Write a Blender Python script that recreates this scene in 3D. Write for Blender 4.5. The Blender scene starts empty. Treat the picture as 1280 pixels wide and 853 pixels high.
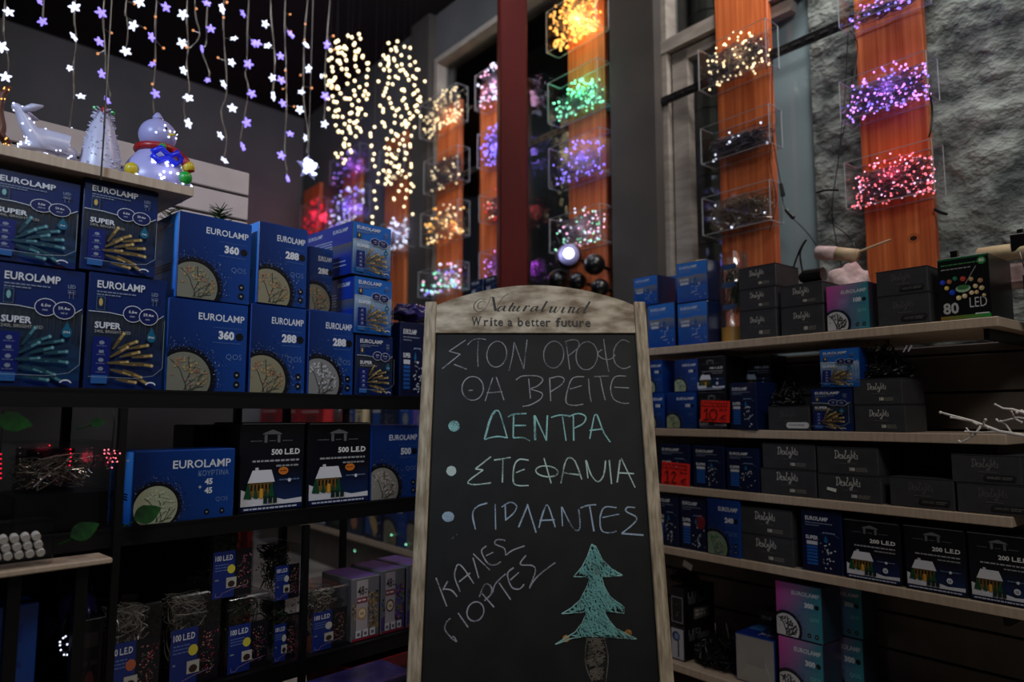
import bpy, bmesh, math, random
from mathutils import Vector, Matrix
random.seed(7)
C = bpy.context.scene.collection
# ------------------------------------------------------------------ camera, world, lights, exposure
FPX = 900.0; HOR = 520.0; CX, CY = 640.0, 426.5
TH = math.atan((HOR-CY)/FPX)
CAM = Vector((0, 0, 0.9))
cd = bpy.data.cameras.new('camera'); cam = bpy.data.objects.new('camera', cd); C.objects.link(cam)
cam.location = CAM; cam.rotation_euler = (math.pi/2+TH, 0, 0)
cd.sensor_width = 36; cd.lens = 36*FPX/1280; cd.clip_start = .02; cd.clip_end = 60
cd.dof.use_dof = True; cd.dof.focus_distance = 1.62; cd.dof.aperture_fstop = 2.2
bpy.context.scene.camera = cam
sc = bpy.context.scene
sc.view_settings.view_transform = 'Standard'; sc.view_settings.look = 'None'
sc.view_settings.gamma = 1; sc.view_settings.use_curve_mapping = False
sc.view_settings.exposure = 0.0
w = bpy.data.worlds.new('world'); sc.world = w; w.use_nodes = True
w.node_tree.nodes['Background'].inputs[0].default_value = (.55, .65, .9, 1)
w.node_tree.nodes['Background'].inputs[1].default_value = .012
def area(name, loc, target, size, energy, col, sy=None, spread=180):
    l = bpy.data.lights.new(name, 'AREA'); l.energy = energy; l.color = col; l.shape = 'RECTANGLE'
    l.size = size; l.size_y = sy or size; l.spread = math.radians(spread)
    o = bpy.data.objects.new(name, l); C.objects.link(o); o.location = loc
    o.rotation_euler = (Vector(target)-Vector(loc)).to_track_quat('-Z', 'Y').to_euler(); return o
area('unseen_lamp', (.9, -.5, 3.0), (.7, 2.4, 1.0), 1.2, 29, (1, .96, .90), .35)
area('unseen_lamp', (-.5, 2.4, 3.25), (-1.2, 4.2, 1.6), .9, 16, (.82, .88, 1), .3, 130)
area('unseen_lamp', (-1.35, -.1, 2.2), (-.62, 1.75, 1.2), .35, 2.2, (.6, .76, 1), .25, 48)  # added cool spot for the left box sides, well below the ceiling
area('unseen_lamp', (1.0, 1.9, 3.2), (1.3, 2.6, 1.7), .6, 22, (1, .95, .9), .3)
def point(name, loc, energy, col, r=.03):
    l = bpy.data.lights.new(name, 'POINT'); l.energy = energy; l.color = col; l.shadow_soft_size = r
    o = bpy.data.objects.new(name, l); C.objects.link(o); o.location = loc; return o
# ------------------------------------------------------------------ mapping helpers
ct, st = math.cos(TH), math.sin(TH)
def ray(px, py):
    x, y, v = px-CX, FPX, -(py-CY)
    return Vector((x, y*ct - v*st, y*st + v*ct))
class Unit:
    """a vertical plane: u runs left to right as seen, n runs away from the viewer, z up"""
    def __init__(s, P0, ang):
        s.P = Vector((P0[0], P0[1], 0)); s.a = ang
        s.u = Vector((math.cos(ang), math.sin(ang), 0)); s.n = Vector((-math.sin(ang), math.cos(ang), 0))
    def at(s, px, py, k=0.0):
        r = ray(px, py); P = s.P + s.n*k
        q = (P-CAM).dot(s.n)/r.dot(s.n); h = CAM + r*q
        return (h-s.P).dot(s.u), h.z
    def w(s, t, k, z):
        p = s.P + s.u*t + s.n*k; return Vector((p.x, p.y, z))
def proj(p):
    d = p-CAM; y = d.y*ct + d.z*st; v = -d.y*st + d.z*ct
    return CX+FPX*d.x/y, CY-FPX*v/y
R = Unit((.527, 2.37), math.atan2(-.779, .627))
L = Unit((-.924, 1.30), math.atan2(.727, .687))
# ------------------------------------------------------------------ colours and materials
def lin(c): return tuple(((v/255)/12.92 if v/255 <= .04045 else ((v/255+.055)/1.055)**2.4) for v in c)
M = {}
def mat(name, col, rough=.6, metal=0, emit=0, ecol=None, coat=0, spec=.5):
    m = bpy.data.materials.new(name); m.use_nodes = True; b = m.node_tree.nodes['Principled BSDF']
    c = lin(col); b.inputs['Base Color'].default_value = (*c, 1)
    b.inputs['Roughness'].default_value = rough; b.inputs['Metallic'].default_value = metal
    b.inputs['Specular IOR Level'].default_value = spec; b.inputs['Coat Weight'].default_value = coat
    if emit:
        b.inputs['Emission Color'].default_value = (*lin(ecol or col), 1); b.inputs['Emission Strength'].default_value = emit
        m.cycles.emission_sampling = 'NONE'
    M[name] = m; return m
def noisy(name, c1, c2, scale=(1, 1, 1), nscale=8, rough=.6, bump=0, detail=6, metal=0, mid=(.35, .65), coat=0, spec=.5, bdist=.01):
    m = mat(name, c1, rough, metal, coat=coat, spec=spec); nt = m.node_tree; b = nt.nodes['Principled BSDF']
    tc = nt.nodes.new('ShaderNodeTexCoord'); mp = nt.nodes.new('ShaderNodeMapping'); mp.inputs['Scale'].default_value = scale
    nz = nt.nodes.new('ShaderNodeTexNoise'); nz.inputs['Scale'].default_value = nscale; nz.inputs['Detail'].default_value = detail
    cr = nt.nodes.new('ShaderNodeValToRGB'); cr.color_ramp.elements[0].position = mid[0]; cr.color_ramp.elements[1].position = mid[1]
    cr.color_ramp.elements[0].color = (*lin(c1), 1); cr.color_ramp.elements[1].color = (*lin(c2), 1)
    nt.links.new(tc.outputs['Object'], mp.inputs[0]); nt.links.new(mp.outputs[0], nz.inputs[0])
    nt.links.new(nz.outputs[0], cr.inputs[0]); nt.links.new(cr.outputs[0], b.inputs['Base Color'])
    if bump:
        bp = nt.nodes.new('ShaderNodeBump'); bp.inputs['Strength'].default_value = bump; bp.inputs['Distance'].default_value = bdist
        nt.links.new(nz.outputs[0], bp.inputs['Height']); nt.links.new(bp.outputs[0], b.inputs['Normal'])
    return m
noisy('board_wood', (128, 112, 88), (186, 170, 146), (16, 2.2, 8), 7, .75, .15, 9, bdist=.001)
noisy('board_wood_cross', (120, 102, 78), (196, 182, 160), (3.5, 8, 3), 4.5, .75, .15, 12, bdist=.001)
noisy('slate', (14, 14, 14), (23, 23, 23), (1, 1, 1), 14, .6, 0, 10, spec=.25)
noisy('shelf_wood', (168, 148, 128), (182, 162, 142), (20, 2, 2), 6, .55, 0)
noisy('back_panel', (78, 70, 64), (92, 84, 76), (2, 2, 2), 5, .6, 0)
noisy('slat_white', (196, 184, 184), (208, 196, 198), (2, 2, 2), 4, .5, 0)
noisy('grey_wall', (84, 85, 88), (98, 98, 102), (1, 1, 1), 2, .85, 0)
noisy('pilaster', (62, 58, 57), (74, 69, 66), (1, 1, 1), 3, .85, .1)
noisy('window_frame_paint', (140, 132, 126), (166, 158, 150), (1, 1, 4), 9, .55, .1)
noisy('plaster', (72, 80, 80), (150, 158, 154), (1, 1, 1.3), 11, .95, 1, 14, bdist=.05)
noisy('ceiling_black', (7, 7, 8), (11, 11, 12), (1, 1, 1), 3, .9)
noisy('floor_tile', (120, 112, 106), (168, 160, 152), (1, 1, 1), 5, .3, 0, 9)
noisy('blue_reveal', (206, 220, 232), (220, 230, 240), (1, 1, .3), 3, .7, 0)
noisy('duct_steel', (176, 172, 164), (200, 195, 186), (1, 1, 3), 5, .28, 0, metal=.2)
noisy('red_paint', (62, 9, 7), (76, 13, 10), (1, 1, .3), 5, .6, 0, spec=.12)
noisy('grey_card', (46, 46, 49), (53, 53, 56), (1, 1, 1), 40, .5, 0)
noisy('black_card', (10, 10, 12), (14, 14, 17), (1, 1, 1), 20, .28, 0)
noisy('blue_card', (6, 46, 112), (8, 58, 134), (1, 1, 1), 6, .3, 0, coat=.3)
noisy('navy_card', (6, 20, 54), (8, 26, 66), (1, 1, 1), 6, .3, 0, coat=.3)
noisy('teal_card', (20, 50, 62), (50, 26, 60), (1, 1, 1), 6, .35, 0)
noisy('white_card', (96, 94, 98), (106, 104, 108), (1, 1, 1), 6, .5, 0)
noisy('purple_card', (96, 70, 140), (100, 76, 140), (1, 1, 1), 6, .4, 0)
noisy('tan_cloth', (150, 130, 100), (190, 170, 140), (1, 1, 1), 14, .9, .4)
noisy('pink_cloth', (160, 130, 130), (200, 180, 180), (1, 1, 1), 20, .9, .6)
noisy('leaf_green', (5, 30, 8), (14, 62, 16), (3, 2, 2), 12, .6, 0, spec=.1)
noisy('branch_white', (196, 190, 184), (220, 214, 208), (1, 1, 1), 30, .7, .3)
noisy('red_plastic', (110, 14, 22), (130, 20, 28), (1, 1, 1), 6, .4)
noisy('purple_bag', (22, 18, 60), (60, 48, 110), (1, 1, 1), 12, .25, .5)
noisy('cream_card', (190, 170, 130), (205, 188, 150), (1, 1, 1), 12, .5)
noisy('red_card', (150, 24, 30), (170, 34, 38), (1, 1, 1), 12, .5)
mat('black_metal', (8, 8, 9), .45, .3); mat('dark_hole', (6, 6, 7), .8)
mat('rail_steel', (58, 56, 58), .35, .8); mat('black_plastic', (10, 10, 11), .3)
mat('wire_black', (16, 16, 18), .35); mat('wire_dark', (84, 82, 92), .35); mat('wire_clear', (130, 124, 116), .25, .1); mat('wire_green', (18, 40, 22), .4)
mat('wire_silver', (150, 140, 130), .2, .6)
mat('ink_black', (22, 20, 20), .7); mat('paper_white', (214, 210, 204), .7); mat('price_red', (236, 44, 34), .75, spec=.2)
mat('brass_hinge', (140, 118, 80), .4, .8); mat('foil', (170, 170, 168), .3, .5); mat('gold_base', (176, 132, 60), .4)
mat('chrome', (200, 200, 205), .12, 1); mat('silver_back', (96, 98, 100), .3, .5)
mat('acrylic_deer', (176, 174, 196), .35, emit=.03, ecol=(170, 170, 230), spec=.6); mat('scarf_blue', (20, 34, 190), .35, emit=.25); mat('scarf_red', (150, 20, 24), .4)
mat('pom_green', (20, 130, 40), .35, emit=.12); mat('pom_gold', (170, 150, 30), .35, emit=.15); mat('coal', (8, 8, 8), .4)
mat('deer_brown', (80, 34, 14), .4)
mat('snow_glow', (150, 148, 192), .35, emit=.07, ecol=(150, 150, 230))
def glow(name, col, e): mat(name, col, .5, emit=e)
glow('led_warm', (255, 232, 184), 1.7); glow('led_amber', (255, 190, 95), 1.4); glow('led_white', (225, 232, 255), 1.4)
glow('led_violet', (158, 140, 255), 1.2); glow('led_blue', (140, 122, 255), 2.0); glow('led_purple', (226, 150, 255), 1.8)
glow('led_green', (150, 255, 205), 1.7); glow('led_red', (255, 120, 135), 1.5); glow('led_pink', (255, 190, 225), 1.5)
glow('led_redstrong', (255, 30, 60), 1.2); glow('led_orange', (230, 150, 90), 1.0); glow('lamp_white', (235, 235, 255), 2.2)
noisy('pine_plank', (170, 72, 34), (232, 132, 74), (42, 4, 1.1), 1.5, .5, .12, 5, mid=(.3, .72))
def clear(name, tint, gl=.12, rough=.05, face=.0):
    m = bpy.data.materials.new(name); m.use_nodes = True; nt = m.node_tree; nt.nodes.clear()
    o = nt.nodes.new('ShaderNodeOutputMaterial'); mx = nt.nodes.new('ShaderNodeMixShader'); t = nt.nodes.new('ShaderNodeBsdfTransparent')
    g = nt.nodes.new('ShaderNodeBsdfGlossy'); g.inputs['Roughness'].default_value = rough; g.inputs['Color'].default_value = (.9, .92, .95, 1)
    lw = nt.nodes.new('ShaderNodeLayerWeight'); lw.inputs[0].default_value = .5; fr = nt.nodes.new('ShaderNodeMath'); fr.operation = 'POWER'; fr.inputs[1].default_value = 3.5
    nt.links.new(lw.outputs['Facing'], fr.inputs[0])
    ad = nt.nodes.new('ShaderNodeMath'); ad.operation = 'MULTIPLY_ADD'; ad.inputs[1].default_value = gl*4; ad.inputs[2].default_value = face
    ad.use_clamp = True
    t.inputs[0].default_value = (*tint, 1)
    nt.links.new(fr.outputs[0], ad.inputs[0]); nt.links.new(ad.outputs[0], mx.inputs[0]); nt.links.new(t.outputs[0], mx.inputs[1])
    nt.links.new(g.outputs[0], mx.inputs[2]); nt.links.new(mx.outputs[0], o.inputs[0]); M[name] = m
clear('acrylic', (.985, .985, .99), .10, .05, .012); clear('window_glass', (.8, .84, .84), .14, .04, .03); clear('clear_wrap', (.9, .9, .9), .14, .12, .05)
mat('acrylic_edge', (170, 175, 180), .2, spec=.8)
def ink(name, rough, coat=0):
    m = mat(name, (255, 255, 255), rough, coat=coat); nt = m.node_tree; a = nt.nodes.new('ShaderNodeVertexColor'); a.layer_name = 'Col'
    nt.links.new(a.outputs[0], nt.nodes['Principled BSDF'].inputs['Base Color']); return m
ink('print', .34, .15); ink('print_matt', .6)
def chalk():
    m = bpy.data.materials.new('chalk'); m.use_nodes = True; nt = m.node_tree; b = nt.nodes['Principled BSDF']; b.inputs['Roughness'].default_value = .95
    b.inputs['Specular IOR Level'].default_value = .1
    a = nt.nodes.new('ShaderNodeVertexColor'); a.layer_name = 'Col'; nt.links.new(a.outputs[0], b.inputs['Base Color'])
    tc = nt.nodes.new('ShaderNodeTexCoord'); nz = nt.nodes.new('ShaderNodeTexNoise'); nz.inputs['Scale'].default_value = 420; nz.inputs['Detail'].default_value = 3
    n2 = nt.nodes.new('ShaderNodeTexNoise'); n2.inputs['Scale'].default_value = 22
    ad = nt.nodes.new('ShaderNodeMath'); ad.operation = 'ADD'
    cr = nt.nodes.new('ShaderNodeValToRGB'); cr.color_ramp.elements[0].position = .36; cr.color_ramp.elements[1].position = .52
    nt.links.new(tc.outputs['Object'], nz.inputs[0]); nt.links.new(tc.outputs['Object'], n2.inputs[0])
    h = nt.nodes.new('ShaderNodeMath'); h.operation = 'MULTIPLY'; h.inputs[1].default_value = .5
    nt.links.new(nz.outputs[0], ad.inputs[0]); nt.links.new(n2.outputs[0], ad.inputs[1]); nt.links.new(ad.outputs[0], h.inputs[0])
    nt.links.new(h.outputs[0], cr.inputs[0])
    ml = nt.nodes.new('ShaderNodeMath'); ml.operation = 'MULTIPLY'; nt.links.new(cr.outputs[0], ml.inputs[0]); nt.links.new(a.outputs[1], ml.inputs[1])
    nt.links.new(ml.outputs[0], b.inputs['Alpha']); M['chalk'] = m
chalk()
# ------------------------------------------------------------------ mesh builders
def tag(o, label=None, cat=None, group=None, kind=None):
    if label: o['label'] = label
    if cat: o['category'] = cat
    if group: o['group'] = group
    if kind: o['kind'] = kind
    return o
def empty(name, loc, rz=0, label=None, cat=None, group=None):
    o = bpy.data.objects.new(name, None); o.empty_display_size = .05; C.objects.link(o); o.location = loc; o.rotation_euler = (0, 0, rz)
    return tag(o, label, cat, group)
class MB:
    def __init__(s): s.v = []; s.f = []; s.m = []
    def add(s, vs, fs, mi=0):
        n = len(s.v); s.v += [tuple(v) for v in vs]; s.f += [tuple(i+n for i in f) for f in fs]; s.m += [mi]*len(fs); return s
    def box(s, x0, x1, y0, y1, z0, z1, mi=0, bev=0):
        if bev:
            bm = bmesh.new(); bmesh.ops.create_cube(bm, size=1)
            bmesh.ops.scale(bm, vec=(x1-x0, y1-y0, z1-z0), verts=bm.verts)
            bmesh.ops.bevel(bm, geom=bm.edges[:], offset=bev, segments=1, affect='EDGES')
            bmesh.ops.translate(bm, vec=((x0+x1)/2, (y0+y1)/2, (z0+z1)/2), verts=bm.verts)
            bm.verts.index_update(); s.add([v.co[:] for v in bm.verts], [[v.index for v in f.verts] for f in bm.faces], mi); bm.free(); return s
        return s.add([(x, y, z) for z in (z0, z1) for y in (y0, y1) for x in (x0, x1)],
                     [(0, 2, 3, 1), (4, 5, 7, 6), (0, 1, 5, 4), (2, 6, 7, 3), (0, 4, 6, 2), (1, 3, 7, 5)], mi)
    def tube(s, pts, r, n=5, mi=0, caps=True):
        pts = [Vector(p) for p in pts]; rings = []; N = len(pts); ref = Vector((.13, .31, .94)).normalized(); base = len(s.v); vs = []
        for i, p in enumerate(pts):
            d = (pts[min(i+1, N-1)]-pts[max(i-1, 0)]); d = d.normalized() if d.length > 1e-9 else Vector((0, 0, 1))
            a = d.cross(ref); a = a.normalized() if a.length > .05 else d.orthogonal().normalized(); b = d.cross(a)
            rr = r[i] if isinstance(r, (list, tuple)) else r
            vs += [p + (a*math.cos(2*math.pi*k/n) + b*math.sin(2*math.pi*k/n))*rr for k in range(n)]
        fs = [(i*n+k, i*n+(k+1) % n, (i+1)*n+(k+1) % n, (i+1)*n+k) for i in range(N-1) for k in range(n)]
        if caps: fs += [tuple(reversed(range(n))), tuple(range((N-1)*n, N*n))]
        return s.add(vs, fs, mi)
    def ball(s, c, r, mi=0, seg=6, rings=4, sc=(1, 1, 1)):
        vs = [(c[0], c[1], c[2]-r*sc[2])]
        for i in range(1, rings):
            a = -math.pi/2 + math.pi*i/rings
            for k in range(seg):
                b = 2*math.pi*k/seg; vs.append((c[0]+r*sc[0]*math.cos(a)*math.cos(b), c[1]+r*sc[1]*math.cos(a)*math.sin(b), c[2]+r*sc[2]*math.sin(a)))
        vs.append((c[0], c[1], c[2]+r*sc[2])); fs = [(0, 1+(k+1) % seg, 1+k) for k in range(seg)]
        for i in range(rings-2):
            for k in range(seg): fs.append((1+i*seg+k, 1+i*seg+(k+1) % seg, 1+(i+1)*seg+(k+1) % seg, 1+(i+1)*seg+k))
        t = len(vs)-1; o = 1+(rings-2)*seg; fs += [(t, o+k, o+(k+1) % seg) for k in range(seg)]
        return s.add(vs, fs, mi)
    def lathe(s, prof, seg=20, c=(0, 0, 0), mi=0):
        vs = []; 
        for r, z in prof: vs += [(c[0]+r*math.cos(2*math.pi*k/seg), c[1]+r*math.sin(2*math.pi*k/seg), c[2]+z) for k in range(seg)]
        fs = [(i*seg+k, i*seg+(k+1) % seg, (i+1)*seg+(k+1) % seg, (i+1)*seg+k) for i in range(len(prof)-1) for k in range(seg)]
        fs += [tuple(reversed(range(seg))), tuple(range((len(prof)-1)*seg, len(prof)*seg))]
        return s.add(vs, fs, mi)
    def prism(s, poly, z0, z1, mi=0):      # polygon in xy, extruded in z
        n = len(poly); vs = [(x, y, z0) for x, y in poly]+[(x, y, z1) for x, y in poly]
        return s.add(vs, [tuple(reversed(range(n))), tuple(range(n, 2*n))]+[(i, (i+1) % n, n+(i+1) % n, n+i) for i in range(n)], mi)
    def mesh(s, name, mats):
        me = bpy.data.meshes.new(name); me.from_pydata(s.v, [], s.f)
        for m in (mats if isinstance(mats, (list, tuple)) else [mats]): me.materials.append(M[m])
        me.polygons.foreach_set('material_index', s.m); return me
    def build(s, name, mats, parent=None, smooth=False, kind=None):
        me = s.mesh(name, mats)
        if smooth: me.polygons.foreach_set('use_smooth', [True]*len(me.polygons))
        o = bpy.data.objects.new(name, me); C.objects.link(o)
        if parent: o.parent = parent
        if kind: o['kind'] = kind
        return o
# text outlines, cached
_tc = {}
def glyphs(sx, bold=0.0):
    key = (sx, bold)
    if key not in _tc:
        cu = bpy.data.curves.new('t', 'FONT'); cu.body = sx; cu.size = 1; cu.resolution_u = 2; cu.offset = bold; cu.fill_mode = 'FRONT'
        o = bpy.data.objects.new('t', cu); C.objects.link(o)
        me = o.to_mesh(); vs = [(v.co.x, v.co.y) for v in me.vertices]; fs = [tuple(p.vertices) for p in me.polygons]
        o.to_mesh_clear(); bpy.data.objects.remove(o); bpy.data.curves.remove(cu)
        xs = [v[0] for v in vs]; x0 = min(xs); _tc[key] = ([(a-x0, b) for a, b in vs], fs, max(xs)-x0)
    return _tc[key]
CAPH = .70
class D:
    """flat print: coloured shapes on a face, metres, x right y up"""
    def __init__(s): s.v = []; s.f = []; s.c = []; s.l = 0; s.e = .00012
    def nl(s): s.l += 1; return s
    def add(s, vs, fs, cols, a=1):
        n = len(s.v); z = s.l*s.e; s.v += [(x, y, z) for x, y in vs]
        cc = cols if isinstance(cols[0], (tuple, list)) else [cols]*len(vs)
        s.c += [(*lin(c), a) for c in cc]; s.f += [tuple(i+n for i in f) for f in fs]; return s
    def rect(s, x0, y0, x1, y1, c, ctop=None, cr=None):
        if ctop is None: ctop = c
        s.nl(); return s.add([(x0, y0), (x1, y0), (x1, y1), (x0, y1)], [(0, 1, 2, 3)], [c, cr or c, cr or ctop, ctop])
    def poly(s, pts, c): s.nl(); return s.add(pts, [tuple(range(len(pts)))], c)
    def disc(s, x, y, rx, ry, c, n=20, clip=None, a0=0, a1=2*math.pi):
        s.nl(); p = [(x+rx*math.cos(a0+(a1-a0)*k/n), y+ry*math.sin(a0+(a1-a0)*k/n)) for k in range(n + (1 if a1-a0 < 6.2 else 0))]
        if clip: p = [(min(max(a, clip[0]), clip[2]), min(max(b, clip[1]), clip[3])) for a, b in p]
        return s.add(p, [tuple(range(len(p)))], c)
    def ring(s, x, y, rx, ry, wd, c, n=28, clip=None):
        s.nl(); vs = []
        for k in range(n):
            a = 2*math.pi*k/n
            for q in (0, wd):
                X, Y = x+(rx-q)*math.cos(a), y+(ry-q)*math.sin(a)
                if clip: X = min(max(X, clip[0]), clip[2]); Y = min(max(Y, clip[1]), clip[3])
                vs.append((X, Y))
        return s.add(vs, [(2*k, 2*((k+1) % n), 2*((k+1) % n)+1, 2*k+1) for k in range(n)], c)
    def line(s, pts, wd, c, a=1, joint=True):
        s.nl()
        for i in range(len(pts)-1):
            (x0, y0), (x1, y1) = pts[i], pts[i+1]; dx, dy = x1-x0, y1-y0; q = math.hypot(dx, dy) or 1e-9
            w0 = (wd[i] if isinstance(wd, (list, tuple)) else wd)/2; w1 = (wd[i+1] if isinstance(wd, (list, tuple)) else wd)/2
            ex, ey = dx/q, dy/q
            s.add([(x0-ey*w0, y0+ex*w0), (x0+ey*w0, y0-ex*w0), (x1+ey*w1, y1-ex*w1), (x1-ey*w1, y1+ex*w1)], [(0, 1, 2, 3)], c, a)
        return s
    def text(s, t, x, y, h, c, al='l', bold=0.0, wmax=None):
        vs, fs, W = glyphs(t, bold); k = h/CAPH; kx = k
        if wmax: kx = wmax/W
        W *= kx; ox = x-(W if al == 'r' else W/2 if al == 'c' else 0); s.nl()
        return s.add([(ox+a*kx, y+b*k) for a, b in vs], fs, c)
    def micro(s, x, y, wd, h, c, rng=None):
        s.nl(); X = x; h = max(abs(h), 2e-4)
        while X < x+wd-h:
            q = random.uniform(1.2, 3.5)*h; q = min(q, x+wd-X); s.add([(X, y), (X+q, y), (X+q, y+h), (X, y+h)], [(0, 1, 2, 3)], c); X += q+h*.6
        return s
    def dots(s, pts, r, cols, n=5):
        s.nl()
        for i, (x, y) in enumerate(pts):
            rr = r*random.uniform(.6, 1.3); c = cols[i % len(cols)] if isinstance(cols, list) else cols
            s.add([(x+rr*math.cos(6.283*k/n), y+rr*math.sin(6.283*k/n)) for k in range(n)], [tuple(range(n))], c)
        return s
    def build(s, name, parent, m='print', org=(0, 0, 0), ax=(1, 0, 0), ay=(0, 0, 1), nn=(0, -1, 0)):
        org, ax, ay, nn = map(Vector, (org, ax, ay, nn))
        me = bpy.data.meshes.new(name); me.from_pydata([tuple(org+ax*x+ay*y+nn*(z+.0002)) for x, y, z in s.v], [], s.f); me.materials.append(M[m])
        ca = me.color_attributes.new('Col', 'FLOAT_COLOR', 'POINT'); ca.data.foreach_set('color', [q for c in s.c for q in c])
        o = bpy.data.objects.new(name, me); C.objects.link(o); o.parent = parent; return o
def smooth_path(pts, n=4):
    P = [Vector(p) for p in pts]; out = []
    for i in range(len(P)-1):
        p0, p1, p2, p3 = P[max(i-1, 0)], P[i], P[i+1], P[min(i+2, len(P)-1)]
        for k in range(n):
            t = k/n; out.append(.5*((2*p1)+(p2-p0)*t+(2*p0-5*p1+4*p2-p3)*t*t+(3*p1-p0-3*p2+p3)*t**3))
    out.append(P[-1]); return out
# ------------------------------------------------------------------ structure: walls, floor, ceiling, windows
KW = .40                                    # wall face behind the front edge of the right-hand shelves
def ubox(name, U, t0, t1, k0, k1, z0, z1, m, kind='structure', parent=None, bev=0):
    o = MB().box(t0, t1, k0, k1, z0, z1, bev=bev).build(name, m, parent)
    if not parent: o.location = (U.P.x, U.P.y, 0); o.rotation_euler = (0, 0, U.a)
    if kind: o['kind'] = kind
    return o
def tx(px, py, k): return R.at(px, py, k)[0]
ZC = 3.38
fl = MB().box(-5, 5, -3, 8, -.05, 0).build('floor', 'floor_tile', kind='structure')
MB().box(-5, 5, -3, 8, ZC, ZC+.05).build('ceiling', 'ceiling_black', kind='structure')
tC = -4.12                                  # the corner of the room
tw0, tw1 = tx(829, 200, KW), tx(1012, 200, KW)       # right window opening
tv0, tv1 = tx(546, 100, KW), tx(741, 150, KW)        # left window opening
wr = MB(); zt = 3.08
wr.box(tC, tv0, KW, KW+.12, 0, ZC); wr.box(tv0, tv1, KW, KW+.12, 0, .95); wr.box(tv0, tv1, KW, KW+.12, zt, ZC)
wr.box(tv1, tw0, KW, KW+.12, 0, ZC); wr.box(tw0, tw1, KW, KW+.12, 0, .95); wr.box(tw0, tw1, KW, KW+.12, zt, ZC)
o = wr.build('wall_right', 'grey_wall', kind='structure'); o.location = (R.P.x, R.P.y, 0); o.rotation_euler = (0, 0, R.a)
# rough plaster wall: a finely divided, displaced sheet with thickness
def rough_wall():
    t0, t1 = tw1, tw1+2.4; nx, nz = 150, 120; z0, z1 = .9, ZC; vs = []; fs = []
    from mathutils import noise
    for j in range(nz+1):
        for i in range(nx+1):
            t = t0+(t1-t0)*i/nx; z = z0+(z1-z0)*j/nz
            q = noise.fractal(Vector((t*5, z*5, 0)), 1, 2, 5)*.022 + abs(noise.noise(Vector((t*9, z*7, 4))))*.02
            if i == 0: q = 0
            vs.append((t, KW+.034-q*.8, z))
    for j in range(nz):
        for i in range(nx): a = j*(nx+1)+i; fs.append((a, a+1, a+nx+2, a+nx+1))
    m = MB().add(vs, fs); m.box(t0, t1, KW+.06, KW+.12, 0, ZC)
    o = m.build('wall_plaster', 'plaster', smooth=True, kind='structure'); o.location = (R.P.x, R.P.y, 0); o.rotation_euler = (0, 0, R.a)
rough_wall()
ubox('wall_outside', R, tv0-.3, tw1+.3, 1.15, 1.2, 0, ZC, 'grey_wall')
# pilasters
ubox('trim_1', R, tx(764, 200, KW-.07), tx(820, 200, KW-.07), KW-.07, KW, 0, ZC, 'pilaster')
ubox('trim_2', R, tx(512, 200, KW-.05), tx(534, 200, KW-.05), KW-.05, KW, 0, ZC, 'pilaster')
# far left wall
cor = R.w(tC, KW, 0)
LW = Unit((cor.x, cor.y), L.a)
ubox('wall_left', LW, -6.5, .1, 0, .1, 0, ZC, 'grey_wall')
# window 1 (right): painted frame with sash, transom, glass
def window(name, t0, t1, z0, z1, fw, trans, sash):
    root = empty(name, R.w(0, 0, 0), R.a); root['kind'] = 'structure'
    f = MB()
    f.box(t0, t0+fw, KW-.02, KW+.06, z0, z1); f.box(t0, t1, KW-.021, KW+.06, z1-fw, z1); f.box(t0, t1, KW-.03, KW+.06, z0, z0+fw)
    for z in trans: f.box(t0, t1, KW-.025, KW+.05, z-fw*.6, z+fw*.6)
    f.build('window_frame', 'window_frame_paint', root)
    if sash:
        g = MB(); g.box(t0+fw+.012, t0+fw+.012+sash, KW+.0, KW+.04, z0+fw, trans[0]-fw*.6-.01); g.box(t0+fw+.012, t1-fw, KW+.0, KW+.04, trans[0]-fw*.6-.01-sash*.6, trans[0]-fw*.6-.012)
        g.build('sash', 'window_frame_paint', root)
    MB().box(t0+fw, t1-.001, KW+.045, KW+.05, z0+fw, z1-fw).build('pane', 'window_glass', root)
    return root
ztr = R.at(840, 58, KW)[1]
window('window_1', tw0, tw1, .95, 3.4-.02, .045, [ztr], .075)
window('window_2', tv0, tv1, .95, zt, .035, [], 0)
# beyond the right window: ducts and pale reveal
o = ubox('trim_3', R, tx(962, 200, KW+.055), tw1-.001, KW+.055, KW+.10, .96, ZC, 'blue_reveal')
ta, tb = tx(858, 200, KW+.25), tx(897, 200, KW+.25)
d = empty('vent_duct', R.w((ta+tb)/2, KW+.25+abs(tb-ta)/2, .6), R.a, 'segmented steel vent duct behind the right window glass', 'duct')
rr = abs(tb-ta)/2; z = 0; i = 0
while z < 2.7:
    MB().lathe([(rr*.97, 0), (rr*.97, .135), (rr*1.04, .14), (rr*1.04, .15)], 18, (0, 0, z)).build('duct_section', 'duct_steel', d, smooth=False); z += .15
tq = tx(1008, 250, KW+.12)
# slotted rails behind the planks
for nm, (pa, ya), pb, lab in (('r', (806, 136), 1082, 'dark slotted steel rail crossing the right window behind the planks'), ('r', (660, 181), 700, 'slotted steel rail behind the planks in the window next to the red column')):
    zr = R.at(pa, ya, KW-.03)[1]; t0, t1 = tx(pa, ya, KW-.03), tx(pb, 60, KW-.03)
    if pb == 700: t0 = tx(575, 181, KW-.03); t1 = tx(766, 130, KW-.03)
    g = MB().box(t0, t1, KW-.03, KW-.026, zr-.016, zr+.016); g.box(t0, t1, KW-.03, KW-.022, zr+.013, zr+.017); g.box(t0, t1, KW-.03, KW-.022, zr-.017, zr-.013)
    x = t0+.02
    while x < t1-.04: g.box(x, x+.03, KW-.0325, KW-.03, zr-.004, zr+.004, 1); x += .05
    o = g.build('slotted_rail', ['rail_steel', 'dark_hole']); o.location = R.w(0, 0, 0); o.rotation_euler = (0, 0, R.a); tag(o, lab, 'rail')
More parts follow.
